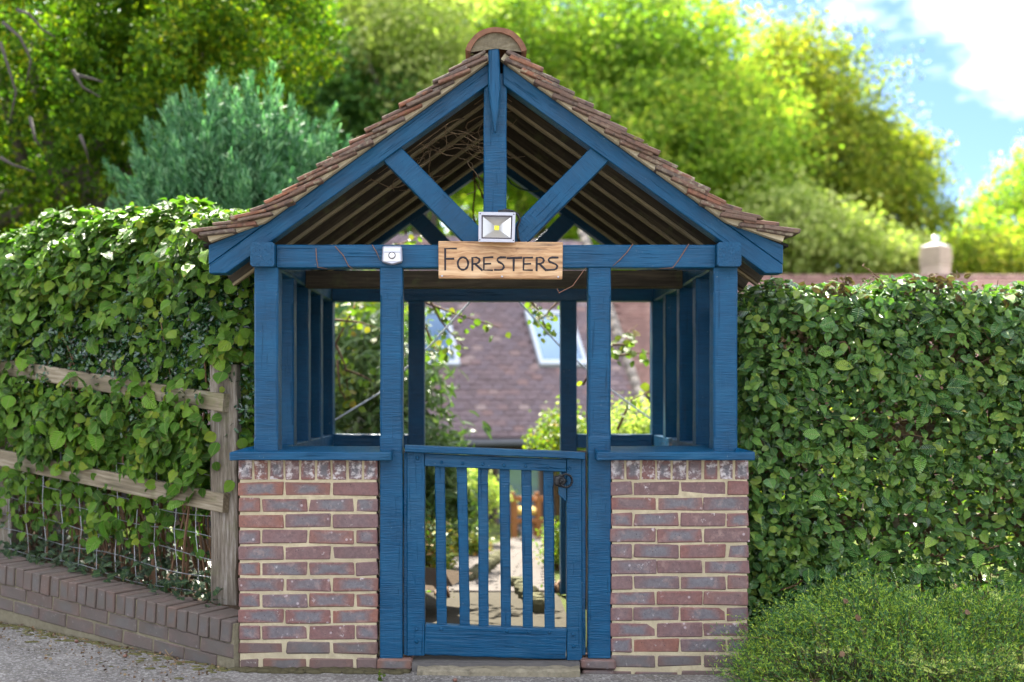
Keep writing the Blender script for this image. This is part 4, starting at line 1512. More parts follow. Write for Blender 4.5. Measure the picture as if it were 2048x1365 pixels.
def left_surface(n):
    p, nr_ = sample_poly([(.95, 2.02), (.62, 2.19), (.34, 2.215), (.16, 2.13), (.04, 1.92), (-.02, 1.5), (-.03, 1.1), (.0, .75), (.05, .42)], n)
    s = rng.uniform(-.13, 3.0, n)
    o_, z = p[:, 0], p[:, 1] + np.where(s < 1.5, .075 * s, .112 - .18 * (s - 1.5)) * np.clip((p[:, 1] - .4) / 1.4, 0, 1)
    # rounded end next to the gate
    endk = np.clip((.10 - s) / .23, 0, 1)
    o_ = o_ + endk ** 2 * .14
    z = z - endk ** 2 * np.clip((z - 1.2), 0, 2) * .10
    dirs = WNn[None, :] * nr_[:, 0:1] + np.array([0, 0, 1])[None, :] * nr_[:, 1:2]
    if dirs[:, 1].mean() > 0:
        dirs = -dirs
    base = np.array([F0.x, F0.y, 0]) + WDn[None, :] * s[:, None] + WNn[None, :] * o_[:, None]
    base[:, 2] = z
    dirs = dirs + (-WDn)[None, :] * (endk ** 2)[:, None] * 1.2
    return base, unit(dirs), s


def keep_low(z, s):
    """thin out the bottom where netting and ivy show"""
    pr = np.where(z > .98, 1.0, np.where(z > .70, .62, np.where(z > .45, .34, .06)))
    return rng.random(len(z)) < pr


base, nr_, s = left_surface(26000)
dep = np.abs(rng.normal(0, .12, len(s))) - .06
lump = lumps(s, base[:, 2], 6.0, 7.0, .4) * .085
pos = base + nr_ * (lump - dep)[:, None]
zrel = base[:, 2] - .05 * s
# a recessed holly patch in the middle of the face
holly_zone = np.exp(-(((s - .95) / .85) ** 2 + ((zrel - 1.45) / .25) ** 2)) + .7 * np.exp(-(((s - .15) / .35) ** 2 + ((zrel - 1.78) / .22) ** 2))
keep = keep_low(zrel, s) & (rng.random(len(s)) > holly_zone * .97)
rail_zone = (np.abs(zrel - (1.222 + .065 * s)) < .065) | (np.abs(zrel - (.712 + .048 * s)) < .055)
keep &= ~(rail_zone & (rng.random(len(s)) < np.where(zrel > 1.0, .50, .74)))
_, pxv, pyv = in_view(pos)
keep &= pos[:, 0] < -1.19
keep &= ~((pxv > 405) & (pyv > 722) & (pos[:, 1] < .62) & (rng.random(len(s)) < .93))
pos, nrk, s_k, dep_k = pos[keep], nr_[keep], s[keep], dep[keep]
size = rng.uniform(.028, .070, len(pos)) * np.where(rng.random(len(pos)) < .12, 1.5, 1.0)
rot = hedge_frame(nrk, .55, .50, .40)
vis, pxv, pyv = in_view(pos)
big = split_big(pos, size, dep_k, rot, 300, vis & (pxv < 470))
leaf_objects([tmpl_mesh('leaf', t, M_HAZEL_O) for t in HZ], pos[big], rot[big], size[big], lh)
stuff_part('foliage', scatter_mesh('foliage', HZ, pos[~big], rot[~big], size[~big], M_HAZEL), lh)
# inner leaves that close the hedge
base, nr_, s = left_surface(9000)
dd = rng.uniform(.10, .40, len(s))
pos = base - nr_ * dd[:, None]
k2 = ((base[:, 2] > .70) | (rng.random(len(s)) < .25)) & (pos[:, 0] < -1.22)
pos, nrk = pos[k2], nr_[k2]
stuff_part('inner_leaves', scatter_mesh('inner_leaves', QUAD, pos, hedge_frame(nrk, .4, .8, .4), rng.uniform(.06, .11, len(pos)), M_HAZEL), lh)
mb = MB()
for k in range(150):
    s0, o0 = random.uniform(.03, 2.7), random.uniform(.08, .5)
    z = .15 + .07 * s0
    pts = []
    o1, s1 = o0, s0
    for i in range(7):
        pts.append(fen(s1, o1, z, 0))
        z += random.uniform(.12, .30)
        o1 += random.uniform(-.06, .05)
        s1 = max(.03, s1 + random.uniform(-.09, .09))
    mb.tube(pts, [random.uniform(.004, .010) * (1 - .1 * i) for i in range(7)], 4)
mb.build('stem', M_TWIG, lh)['kind'] = 'stuff'

hol = thing('holly_bush', (-1.9, .9, .2), 'dark glossy holly with small spiny leaves growing through the middle of the left hedge', 'holly')
HO = [leaf_template('holly', .35, .15, .04, i) for i in range(4)]
base, nr_, s = left_surface(40000)
zrel = base[:, 2] - .05 * s
zone = np.exp(-(((s - .95) / .95) ** 2 + ((zrel - 1.45) / .30) ** 2)) + .9 * np.exp(-(((s - .15) / .40) ** 2 + ((zrel - 1.78) / .26) ** 2)) + .10 * (zrel > 1.0)
dep = np.abs(rng.normal(0, .07, len(s))) + .0
k2 = (rng.random(len(s)) < zone * .75) & (base[:, 0] < -1.2)
pos = (base - nr_ * dep[:, None])[k2]
stuff_part('foliage', scatter_mesh('foliage', HO, pos, hedge_frame(nr_[k2], .35, .75, .2), rng.uniform(.026, .045, len(pos)), M_HOLLY), hol)

ivm = leaf_template('ivy', .12, .15, .03, 3)
n = 1500
s = rng.uniform(-.05, 2.7, n)
o_ = rng.uniform(-.12, .55, n)
z = .16 + .075 * s + np.abs(rng.normal(0, .09, n))
pos = np.array([F0.x, F0.y, 0]) + WDn[None] * s[:, None] + WNn[None] * o_[:, None]
pos[:, 2] = z
nrm = np.tile(np.array([[0, -.6, .8]]), (n, 1))
o = stuff_part('ivy', scatter_mesh('ivy', ivm, pos, hedge_frame(nrm, .1, .5, .3), rng.uniform(.03, .055, n), M_IVY), None)
tag(o, 'dark ivy covering the soil behind the netting of the left fence', 'ivy')

# ---- right hedge
BE = [leaf_template('beech', .15 + .09 * i, .12 + .08 * i, .04, i + 20, .15 * (i % 3)) for i in range(6)]
rh = thing('hornbeam_hedge', (2.4, .55, -.1), 'square clipped hornbeam hedge with dark green and some dry brown leaves right of the gate', 'hedge')


def right_surface(n):
    p, nr_ = sample_poly([(1.0, 1.75), (.55, 1.78), (.24, 1.765), (.16, 1.71), (.13, 1.4), (.12, .8), (.14, .35), (.2, .02)], n)
    x = rng.uniform(1.225, 4.1, n)
    end = rng.random(n) < .10
    dirs = np.stack([np.zeros(n), nr_[:, 0], nr_[:, 1]], 1)
    if dirs[:, 1].mean() > 0:
        dirs = -dirs
    y = p[:, 0].copy()
    x[end] = 1.225 + .02 * rng.random(end.sum())
    y[end] = rng.uniform(.14, .9, end.sum())
    dirs[end] = np.array([-1, -.25, .1])
    z = p[:, 1] + .015 * np.sin(x * 4) + .012 * (x - 1.2)
    rc_ = np.clip((1.38 - x) / .16, 0, 1) ** 2 * np.clip(z - 1.2, 0, 1) * .14
    return np.stack([x, y, z - rc_], 1), unit(dirs)


def right_keep(p):
    thin = np.exp(-(((p[:, 0] - 2.45) / .55) ** 2 + ((p[:, 2] - .55) / .30) ** 2)) * .35 + (p[:, 2] < .36) * (p[:, 0] > 1.9) * .35
    hole = .95 * np.exp(-(((p[:, 0] - 2.0) / .20) ** 2 + ((p[:, 2] - 1.10) / .10) ** 2)) + .7 * np.exp(-(((p[:, 0] - 1.58) / .16) ** 2 + ((p[:, 2] - 1.52) / .07) ** 2)) + .7 * np.exp(-(((p[:, 0] - 2.3) / .16) ** 2 + ((p[:, 2] - 1.48) / .07) ** 2)) + .5 * np.exp(-(((p[:, 0] - 1.75) / .25) ** 2 + ((p[:, 2] - .62) / .06) ** 2))
    return rng.random(len(p)) > np.clip(thin + hole, 0, .97)


base, nr_ = right_surface(27000)
dep = np.abs(rng.normal(0, .085, len(base))) - .045
lump = lumps(base[:, 0], base[:, 2], 9.0, 10.0, 1.3) * .045
pos = base + nr_ * (lump - dep)[:, None]
k2 = right_keep(base)
pos, nrk, dep_k = pos[k2], nr_[k2], dep[k2]
size = rng.uniform(.022, .058, len(pos)) * np.where(rng.random(len(pos)) < .10, 1.5, 1.0)
rot = hedge_frame(nrk, .55, .62, .15)
vis, pxv, pyv = in_view(pos)
big = split_big(pos, size, dep_k, rot, 300, vis & (pxv > 1500) & (pyv < 1180))
leaf_objects([tmpl_mesh('leaf', t, M_BEECH_O) for t in BE], pos[big], rot[big], size[big], rh)
stuff_part('foliage', scatter_mesh('foliage', BE, pos[~big], rot[~big], size[~big], M_BEECH), rh)
base, nr_ = right_surface(13000)
pos = base - nr_ * rng.uniform(.07, .42, len(base))[:, None]
k2 = right_keep(base) & (rng.random(len(base)) > (base[:, 2] < .75) * (base[:, 0] > 1.9) * .45)
stuff_part('inner_leaves', scatter_mesh('inner_leaves', QUAD, pos[k2], hedge_frame(nr_[k2], .4, .8, .3), rng.uniform(.05, .085, k2.sum()), M_BEECH), rh)
mb = MB()
for k in range(620):
    x, y, z = random.uniform(1.27, 3.9), random.uniform(.15, .6), random.uniform(.05, 1.7)
    pts = []
    a, e = random.uniform(0, 6.28), random.uniform(.1, 1.2)
    for i in range(5):
        pts.append((x, y, z))
        a += random.uniform(-.5, .5)
        st = random.uniform(.04, .10)
        x = max(1.27, x + math.cos(a) * st * .8)
        y = max(.15, y + math.sin(a) * st * .5)
        z = min(1.83, z + st * e * random.uniform(-.2, 1))
    mb.tube(pts, [random.uniform(.002, .005)] * 5, 4)
for k in range(24):
    x = 1.3 + k * .115
    pts = [(x + random.uniform(-.05, .05) * i, .42 + random.uniform(-.08, .08), -.1 + i * .28) for i in range(7)]
    mb.tube(pts, [.020 - .002 * i for i in range(7)], 5)
for px, py in ((1735, 560), (1600, 580), (1990, 565)):
    mb.tube([P(px, py + 30, .4), P(px + 6, py - 4, .4)], .0025, 4)
mb.build('stem', M_TWIG, rh)['kind'] = 'stuff'
mb = MB()
pts = [P(x, y, .35) for x, y in ((1768, 572), (1760, 558), (1748, 548), (1737, 540), (1725, 533))]
mb.tube(pts, [.004, .0035, .003, .003, .002], 5)
for p in pts[1:]:
    mb.tube([p, p + Vector((random.uniform(-.012, .012), 0, random.uniform(-.012, .014)))], [.004, .002], 4)
mb.build('bare_twig', M_TWIG, rh)
cc_ = np.array([(x, z) for x, z in ((1.55, 1.52), (2.0, 1.12), (2.05, 1.02), (2.32, 1.46), (2.9, 1.35), (1.7, .62), (2.5, .75), (2.2, .55), (1.45, 1.0), (2.7, 1.7), (1.7, 1.78), (2.2, 1.81), (3.0, .9))])
k = rng.integers(0, len(cc_), 900)
pos = np.stack([cc_[k, 0] + rng.normal(0, .13, 900), .16 + np.abs(rng.normal(0, .05, 900)), np.clip(cc_[k, 1] + rng.normal(0, .06, 900), 0, 1.84)], 1)
stuff_part('dead_leaves', scatter_mesh('dead_leaves', [leaf_template('beech', .7, .6, .08, 60 + i, .5) for i in range(3)], pos, hedge_frame(np.tile([[0, -1., .2]], (900, 1)), .2, .8, .3), rng.uniform(.022, .045, 900), leaf_mat('dead_hornbeam_leaf', [(0, (.07, .034, .016)), (.6, (.14, .072, .034)), (1, (.24, .15, .085))], .15, .7, .2)), rh)
rf = thing('rail_fence', (1.32, .6, -.1), 'old wooden post and rail glimpsed inside the right hedge', 'fence')
beam('post', P(1516, 1130, .62), P(1516, 1028, .62), .055, .055, M_FENCE, rf)
beam('post', (1.98, .36, -.1), (1.98, .36, .52), .10, .08, M_FENCE, rf)
beam('rail', (1.30, .40, 1.06), (4.0, .40, 1.10), .09, .04, M_FENCE, rf)
beam('rail', (1.30, .40, .60), (4.0, .40, .62), .09, .04, M_FENCE, rf)

# ---- heather in front of the right hedge
he = thing('heather_bush', (1.95, -.30, -.1), 'low spreading heather bush with yellow green tips in front of the right hedge', 'heather')
nS, nN = 5200, 20
u = rng.uniform(0, 2 * np.pi, nS)
rr_ = np.sqrt(rng.random(nS))
hx = 2.02 + .98 * rr_ * np.cos(u)
hy = -.24 + .40 * rr_ * np.sin(u)
prof = np.sqrt(np.clip(1 - rr_ ** 2, 0.02, 1))
hz = -.08 + .40 * prof * (1 + .16 * np.sin(hx * 5.5) + .12 * np.sin(hx * 13 + hy * 9)) * np.clip(1.12 - .22 * np.abs(hx - 1.75), .5, 1.1)
b0 = np.stack([hx, hy, hz], 1)
dr = unit(np.stack([(hx - 2.02) * .9, (hy + .24) * 1.6 - .12, .35 + .75 * prof], 1) + rng.normal(0, .28, (nS, 3)))
ln = rng.uniform(.07, .15, nS) * np.where(rng.random(nS) < .14, 1.8, 1.0)
b0 = b0 - dr * (ln * .55)[:, None] - dr * np.abs(rng.normal(0, .05, nS))[:, None]
tt = np.linspace(.05, 1, nN)
side = rng.normal(0, 1, (nS, nN, 3))
bend = rng.normal(0, .05, (nS, 3))
pos = b0[:, None, :] + dr[:, None, :] * (ln[:, None] * tt[None, :])[:, :, None] + bend[:, None, :] * (tt ** 2)[None, :, None]
nd_ = unit((dr[:, None, :] * .9 + side * .55).reshape(-1, 3))
o = stuff_part('sprigs', scatter_mesh('sprigs', (NEEDLE[0] * np.array([1.6, 1, 1]), NEEDLE[1], NEEDLE[2]), pos.reshape(-1, 3), orient(rng.normal(0, 1, (nS * nN, 3)), nd_), rng.uniform(.009, .018, nS * nN), M_HEATHER), he)
mb = MB()
for i in range(0, nS, 6):
    a = Vector(b0[i])
    mb.tube([a - Vector(dr[i]) * .05, a, a + Vector(dr[i]) * float(ln[i] * .8)], .0013, 3, cap=False)
mb.build('stem', simple('heather_stem', (.13, .075, .05), .8), he)['kind'] = 'stuff'
DL = [tmpl_mesh('dry_leaf', leaf_template('beech', .5, .5, .05, 40 + i, .3), M_DEADLEAF) for i in range(3)]
for (px, py, Y, lab) in ((1690, 1208, -.42, 'curled dry leaf lying on the heather near its top'), (1716, 1243, -.50, 'dry brown leaf deeper in the middle of the heather'), (1930, 1228, -.45, 'pink tan dry leaf standing upright on the heather at right'), (1680, 1313, -.62, 'small dry leaf low on the left half of the heather')):
    o = bpy.data.objects.new('dry_leaf', DL[random.randrange(3)])
    col.objects.link(o)
    put(o, Matrix.Translation(P(px, py, Y)) @ Matrix.Rotation(R(random.uniform(40, 90)), 4, 'X') @ Matrix.Rotation(R(random.uniform(-60, 60)), 4, 'Z') @ Matrix.Scale(.036, 4))
    tag(o, lab, 'leaf', 'dry leaves caught in the heather')


# ================================================================== TREES, SHRUBS, GARDEN
def E(px, py, D, rpx, rpy, ry):
    c = P(px, py, D - D0)
    return (c.x, c.y, c.z, rpx * D / F, ry, rpy * D / F)


def crown_points(ells, nclump, cr, nleaf, flat=.65, inner=.30, up=.25, lump=.18):
    vol = np.array([(e[3] * e[5]) for e in ells])
    k = np.maximum(1, (nclump * vol / vol.sum()).astype(int))
    C, O = [], []
    for e, n in zip(ells, k):
        d = unit(rng.normal(0, 1, (n, 3)))
        r_ = rng.random(n) ** inner
        r_ = r_ * (1 + lump * np.sin(d[:, 0] * 7 + e[0]) * np.sin(d[:, 2] * 6 + e[2]) + rng.normal(0, .07, n))
        C.append(np.array(e[:3]) + d * np.array(e[3:6]) * r_[:, None])
        O.append(d)
    C, O = np.concatenate(C), np.concatenate(O)
    i = rng.integers(0, len(C), nleaf)
    scale = rng.uniform(.6, 1.35, len(C))[i]
    pos = C[i] + np.clip(rng.normal(0, .85, (nleaf, 3)), -1.5, 1.5) * np.array([1, 1, flat]) * (cr * scale)[:, None]
    nrm = unit(O[i] * .55 + np.array([0, 0, up]) + rng.normal(0, .55, (nleaf, 3)))
    return pos, nrm, C


def tree(name, label, cat, ells, mat, nclump, nleaf, cr, size, base, trunk_r, group=None, bark=None, tmpl=QUAD, nl=9, droop=.3, **kw):
    t = thing(name, base, label, cat, group)
    pos, nrm, C = crown_points(ells, nclump, cr, nleaf, **kw)
    tip = rng.normal(0, 1, pos.shape) + np.array([0, 0, -droop])
    stuff_part('crown', scatter_mesh('crown', tmpl, pos, orient(nrm, tip), rng.uniform(size[0], size[1], nleaf), mat), t)
    mb = MB()
    b = Vector(base)
    top = Vector((sum(e[0] for e in ells) / len(ells), sum(e[1] for e in ells) / len(ells), max(e[2] for e in ells)))
    mb.tube([b, b.lerp(top, .35) + Vector((.1, 0, 0)), b.lerp(top, .7), top], [trunk_r, trunk_r * .8, trunk_r * .5, trunk_r * .15], 8)
    for q in C[rng.integers(0, len(C), nl)]:
        q = Vector(q)
        st = b.lerp(top, random.uniform(.3, .75))
        mid = st.lerp(q, .5) + Vector((random.uniform(-.2, .2), random.uniform(-.2, .2), random.uniform(0, .3))) * (q - st).length * .3
        mb.tube([st, mid, q], [trunk_r * .35, trunk_r * .2, trunk_r * .06], 6)
    mb.build('trunk', bark or M_BARK, t, True)
    return t


def X_(px, D):
    return CX + (px - 967) * D / F


# yew on the left with pale bare twigs showing
yew = tree('yew_tree', 'large dark yew with drooping bright sprays and bare pale twigs at the upper left', 'tree',
           [E(40, -60, 11.5, 520, 260, 1.7), E(300, 150, 11.5, 230, 210, 1.3), E(120, 330, 12, 330, 200, 1.4), E(420, 60, 12.5, 210, 170, 1.3), E(60, 560, 12.3, 420, 200, 1.2), E(560, 40, 13, 130, 120, 1.0)],
           M_YEW, 1250, 92000, .13, (.045, .085), (-4.6, 6.3, 0), .28, droop=.9, lump=.25)
tree('shaded_tree', 'dark shaded tree behind the yew at the left edge', 'tree', [E(120, 360, 17, 330, 230, 1.6), E(60, 150, 17.5, 330, 260, 1.8)], M_DEEP, 300, 26000, .28, (.10, .17), (X_(120, 17), 11.7, -.6), .2)
mb = MB()
for pts in (((5, 45), (40, 75), (62, 120), (52, 170)), ((0, 85), (15, 130), (32, 185), (20, 240)), ((60, 235), (70, 280), (85, 300)), ((0, 315), (25, 330), (50, 338), (68, 345)), ((35, 20), (60, 30), (85, 60), (110, 75)), ((160, 270), (172, 300), (180, 330)), ((150, 150), (185, 158), (205, 165)), ((145, 140), (165, 175), (200, 195))):
    q = [P(x, y, 3.9 + random.uniform(-.1, .1)) for x, y in pts]
    mb.tube(q, [.017 - .011 * i / (len(q) - 1) for i in range(len(q))], 5)
mb.build('bare_twig', M_PALEBARK, yew, True)['kind'] = 'stuff'

# blue green conifer: upright feathery plumes
cf = thing('conifer', (-2.1, 5.0, -.1), 'blue green conifer with feathery upright plumes behind the left hedge', 'tree')
e = E(482, 430, 10.2, 190, 250, .8)
nP, nN = 620, 130
d = unit(rng.normal(0, 1, (nP, 3)) + np.array([0, -.35, .35]))
rr_ = rng.random(nP) ** .35
pc = np.array(e[:3]) + d * np.array(e[3:6]) * rr_[:, None]
pc[:, 2] -= .52
pc[:, 0] = -2.1 + (pc[:, 0] + 2.1) * 1.04
dr = unit(d * np.array([.55, .45, .3]) + np.array([0, 0, .95]) + rng.normal(0, .13, (nP, 3)))
ln = rng.uniform(.35, .78, nP)
tt = rng.random((nP, nN)) ** .8
wd = .062 * (1 - tt) + .006
side = rng.normal(0, 1, (nP, nN, 3)) * wd[:, :, None]
pos = pc[:, None, :] + dr[:, None, :] * (ln[:, None] * tt)[:, :, None] + side
nd_ = (dr[:, None, :] * 1.0 + side * 6.0).reshape(-1, 3)
stuff_part('crown', scatter_mesh('crown', (NEEDLE[0] * np.array([1.5, 1, 1]), NEEDLE[1], NEEDLE[2]), pos.reshape(-1, 3), orient(rng.normal(0, 1, (nP * nN, 3)), nd_), rng.uniform(.045, .085, nP * nN), M_CONIFER), cf)
mb = MB()
mb.tube([(-2.1, 5.0, -.1), (-2.1, 5.0, 1.5), (-2.12, 5.0, 3.2)], [.09, .07, .02], 7)
for k in range(40):
    q = Vector(pc[k])
    mb.tube([(-2.1, 5.0, max(.3, q.z - .9)), q], [.025, .008], 5)
mb.build('trunk', M_BARK, cf, True)

G_BG = 'broadleaf trees behind the garden'
tree('dense_green_tree', 'dense mid green tree between the conifer and the gate roof', 'tree', [E(640, 230, 23, 240, 200, 2.4), E(500, 90, 24, 260, 190, 2.6), E(750, 330, 23.5, 140, 130, 1.8), E(640, 60, 25, 200, 130, 2)], M_DEEP, 440, 52000, .36, (.085, .15), (X_(640, 23.5), 18, -.8), .22, G_BG)
tree('pale_lime_tree', 'pale washed out lime green tree top above the left roof slope', 'tree', [E(800, 60, 23, 170, 150, 2.2), E(880, 190, 22.5, 110, 120, 1.6)], M_PALE, 250, 24000, .34, (.08, .14), (X_(820, 23), 17.5, -.8), .2, G_BG)
tree('golden_lime_tree', 'bright yellow green tree directly behind the roof ridge', 'tree', [E(1010, 80, 29, 230, 190, 3.2), E(1150, 220, 28, 200, 200, 3), E(960, 260, 28, 160, 150, 2.6)], M_LIME, 470, 60000, .46, (.10, .17), (X_(1050, 29), 23.5, -.8), .3, G_BG)
tree('tall_lime_tree', 'tall yellow green tree right of the roof ridge reaching the top of the picture', 'tree', [E(1300, 130, 27, 190, 150, 3), E(1270, 330, 26, 200, 190, 3), E(1420, 300, 26.5, 180, 190, 2.8)], M_LIME, 540, 66000, .44, (.095, .165), (X_(1330, 27), 21.5, -.8), .3, G_BG)
tree('spreading_beech_tree', 'large olive green beech with ragged edge against the sky at right', 'tree', [E(1570, 190, 29, 150, 150, 2.8), E(1650, 300, 28.5, 160, 160, 2.8), E(1740, 380, 28.5, 120, 130, 2.4), E(1560, 400, 28, 200, 140, 2.8), E(1800, 330, 29, 65, 70, 1.5), E(1810, 460, 28.5, 75, 80, 1.8)], M_OLIVE, 620, 66000, .42, (.09, .16), (X_(1600, 28.5), 23, -.8), .32, G_BG, inner=.45)
tree('golden_maple_tree', 'golden yellow tree at the far right edge behind the chimney', 'tree', [E(2040, 460, 31, 110, 90, 2.4), E(2150, 400, 31, 140, 130, 2.6), E(1960, 500, 31, 90, 60, 2)], M_LIME, 260, 26000, .40, (.10, .16), (X_(2080, 31), 26, -.8), .25, G_BG)
G_SH = 'pale shrubs beyond the right hedge'
tree('pale_shrub', 'pale yellow green shrub just right of the gate roof eaves', 'shrub', [E(1640, 490, 22.5, 130, 75, 1.4), E(1560, 450, 23, 90, 80, 1.3)], M_PALE, 170, 12000, .28, (.09, .16), (X_(1620, 22.5), 17, -.8), .1, G_SH)
tree('pale_shrub', 'pale feathery shrub left of the chimney', 'shrub', [E(1775, 520, 23.5, 85, 50, 1.2)], M_PALE, 90, 6000, .25, (.08, .14), (X_(1775, 23.5), 18, -.8), .08, G_SH)
tree('olive_shrub', 'olive shrub mass right of the chimney', 'shrub', [E(1960, 530, 24, 120, 50, 1.4), E(2080, 540, 24, 90, 60, 1.3)], M_OLIVE, 120, 8000, .28, (.09, .16), (X_(1960, 24), 18.5, -.8), .1, G_SH)
tree('back_garden_tree', 'blurred green tree seen through the rear gable opening', 'tree', [E(1010, 400, 33, 320, 190, 2.5), E(1250, 480, 33, 240, 110, 2.5)], M_LIME, 260, 20000, .5, (.15, .26), (X_(1010, 33), 27.5, -.8), .3, G_BG)
# far wood closing the view
n = 52000
fx = rng.uniform(-44, 26, n)
topz = np.interp(fx, [-44, -14, -4, 2, 7, 12, 26], [24, 23, 21, 15, 9.5, 5.2, 5.0]) * (1 + .10 * np.sin(fx * 1.3) + .06 * np.sin(fx * 3.1))
fz = -1 + (topz + 1) * rng.random(n) ** .75
fy = 44 + 2.5 * np.sin(fx * .9) + rng.normal(0, 1.2, n) - 1.5 * np.sin(fz * 1.7 + fx)
pos = np.stack([fx, fy, fz], 1)
o = stuff_part('far_woods', scatter_mesh('far_woods', QUAD, pos, orient(unit(rng.normal(0, .6, (n, 3)) + np.array([-.2, -.5, .7])), rng.normal(0, 1, (n, 3))), rng.uniform(.35, .65, n), M_OLIVE), None)
tag(o, 'far wooded hillside closing the view behind the trees', 'woods')

# shrubs in the garden, seen through the gate
LN = [leaf_template('lance', .25, .35, .02, i) for i in range(3)]


def shrub(name, label, ells, mat, nclump, nleaf, cr, size, base, cat='shrub', tm=QUAD, objs=0, mat_o=None, **kw):
    t = thing(name, base, label, cat)
    pos, nrm, C = crown_points(ells, nclump, cr, nleaf, **kw)
    rot = orient(nrm, rng.normal(0, 1, pos.shape) + np.array([0, -.4, -.3]))
    size_ = rng.uniform(size[0], size[1], nleaf)
    m = np.zeros(nleaf, bool)
    if objs:
        m[np.argsort(pos[:, 1] + rng.normal(0, .03, nleaf))[:objs]] = True
        leaf_objects([tmpl_mesh('leaf', x, mat_o) for x in (tm if isinstance(tm, list) else [tm])], pos[m], rot[m], size_[m], t)
    stuff_part('foliage', scatter_mesh('foliage', tm, pos[~m], rot[~m], size_[~m], mat), t)
    mb = MB()
    b = Vector(base)
    for q in C[rng.integers(0, len(C), 8)]:
        mb.tube([b, b.lerp(Vector(q), .5) + Vector((0, 0, .1)), q], [.022, .015, .006], 5)
    mb.build('stem', M_TWIG, t, True)
    return t


RHO = [(0.0, (0.045, 0.105, 0.030)), (0.7, (0.085, 0.165, 0.040)), (1.0, (0.20, 0.26, 0.09))]
M_RHODO_O = leaf_mat('rhododendron_leaf_single', RHO, 0.25, 0.33, 0.5, True, island=False)
shrub('rhododendron', 'rounded rhododendron with long leaves left of the path behind the gate', [E(805, 800, 9.6, 75, 130, .5), E(740, 780, 9.8, 120, 150, .6), E(865, 900, 9.4, 62, 66, .35)], M_RHODO, 220, 3600, .14, (.085, .14), (X_(830, 9.6), 4.1, -.2), tm=LN, objs=200, mat_o=M_RHODO_O)
shrub('sunlit_shrub', 'loose sunlit shrub filling the left window of the gate', [E(690, 680, 12, 120, 120, .8), E(740, 640, 12.5, 90, 80, .7), E(610, 760, 11, 110, 160, .7)], M_SUNLEAF, 150, 6500, .2, (.05, .085), (X_(690, 12), 6.5, -.3))
shrub('rounded_shrub', 'small rounded yellow green shrub right of the path', [E(1128, 880, 9.8, 52, 75, .4)], M_SUNLEAF, 70, 3600, .08, (.03, .05), (X_(1128, 9.8), 4.3, -.2))
shrub('low_shrub', 'pale green clipped shrub filling the bottom of the right window', [E(1265, 870, 10, 70, 60, .45), E(1350, 880, 10.2, 60, 60, .4)], M_PALE, 80, 4200, .09, (.03, .055), (X_(1265, 10), 4.5, -.2))
shrub('golden_shrub', 'row of sunlit golden shrubs glimpsed through the right hedge', [(2.2 + .9 * i, 3.6 + .2 * (i % 2), .45, .75, .5, .75) for i in range(6)], M_SUNLEAF, 160, 7000, .2, (.05, .09), (4.2, 3.6, -.2))
shrub('dark_laurel', 'dark leafy bush behind the left gate slats', [E(880, 985, 9.4, 65, 75, .35)], M_RHODO, 70, 1500, .12, (.07, .12), (X_(880, 9.4), 3.9, -.2), tm=LN)
shrub('bed_plant', 'reddish yellow low plant in the left bed behind the first slats', [E(862, 1120, 8.3, 40, 75, .25)], M_BEDPLANT, 60, 1800, .07, (.025, .05), (X_(862, 8.3), 2.8, -.1), 'plant')
shrub('bed_plant', 'pale green leafy plant beside the path in front of the rhododendron', [E(955, 990, 12.2, 48, 60, .35)], M_PALE, 70, 2400, .09, (.035, .06), (X_(955, 12.2), 6.7, -.4), 'plant')
shrub('bed_plant', 'golden mounded plant edging the left side of the path', [E(935, 1085, 10.8, 38, 28, .3)], M_BEDPLANT, 60, 1700, .07, (.03, .05), (X_(935, 10.8), 5.3, -.3), 'plant')
shrub('bed_plant', 'small yellow green plant at the right edge of the path', [E(1115, 1085, 9.5, 25, 45, .25)], M_SUNLEAF, 40, 1300, .06, (.025, .045), (X_(1115, 9.5), 4.0, -.2), 'plant')
shrub('bed_plant', 'low mossy plant at the bottom of the gate on the left', [E(880, 1230, 7.4, 32, 26, .3)], M_SUNLEAF, 50, 1500, .06, (.02, .04), (X_(880, 7.4), 1.9, -.04), 'plant')
shrub('bed_plant', 'low yellow plant at the bottom of the gate on the right', [E(1108, 1215, 7.6, 26, 22, .3)], M_SUNLEAF, 50, 1300, .06, (.02, .04), (X_(1108, 7.6), 2.1, -.04), 'plant')
# path edging
M_EDGE = simple('mossy_edging_stone', (.085, .082, .045), .95, .1, nscale=18, namt=.6, bmp=.8)
EDGE_ST = [block_mesh('stone', .13, .09, .085, M_EDGE, .022, .010) for _ in range(4)]
for pts, lab in ((((1036, 1158), (1048, 1172), (1066, 1190), (1088, 1215)), 'mossy stone edging curving along the right side of the path'), (((930, 1152), (960, 1138), (985, 1120), (1000, 1105)), 'mossy stone edging along the left side of the path')):
    q = []
    for x, y in pts:
        Y = 0
        for _ in range(30):
            Y = (CZ - garden_z(Y) - .05) * F / (y - 790) - D0
        q.append(P(x, y, Y))
    t = thing('path_edging', q[0], lab, 'edging')
    for a_, b_ in zip(q[:-1], q[1:]):
        n_ = max(2, int((b_ - a_).length / .13))
        for k in range(n_):
            p = a_.lerp(b_, k / n_)
            link_mesh('stone', EDGE_ST[k % 4], Matrix.Translation((p.x, p.y, garden_z(p.y) + .025)) @ Matrix.Rotation(random.uniform(0, 3), 4, 'Z'), t)
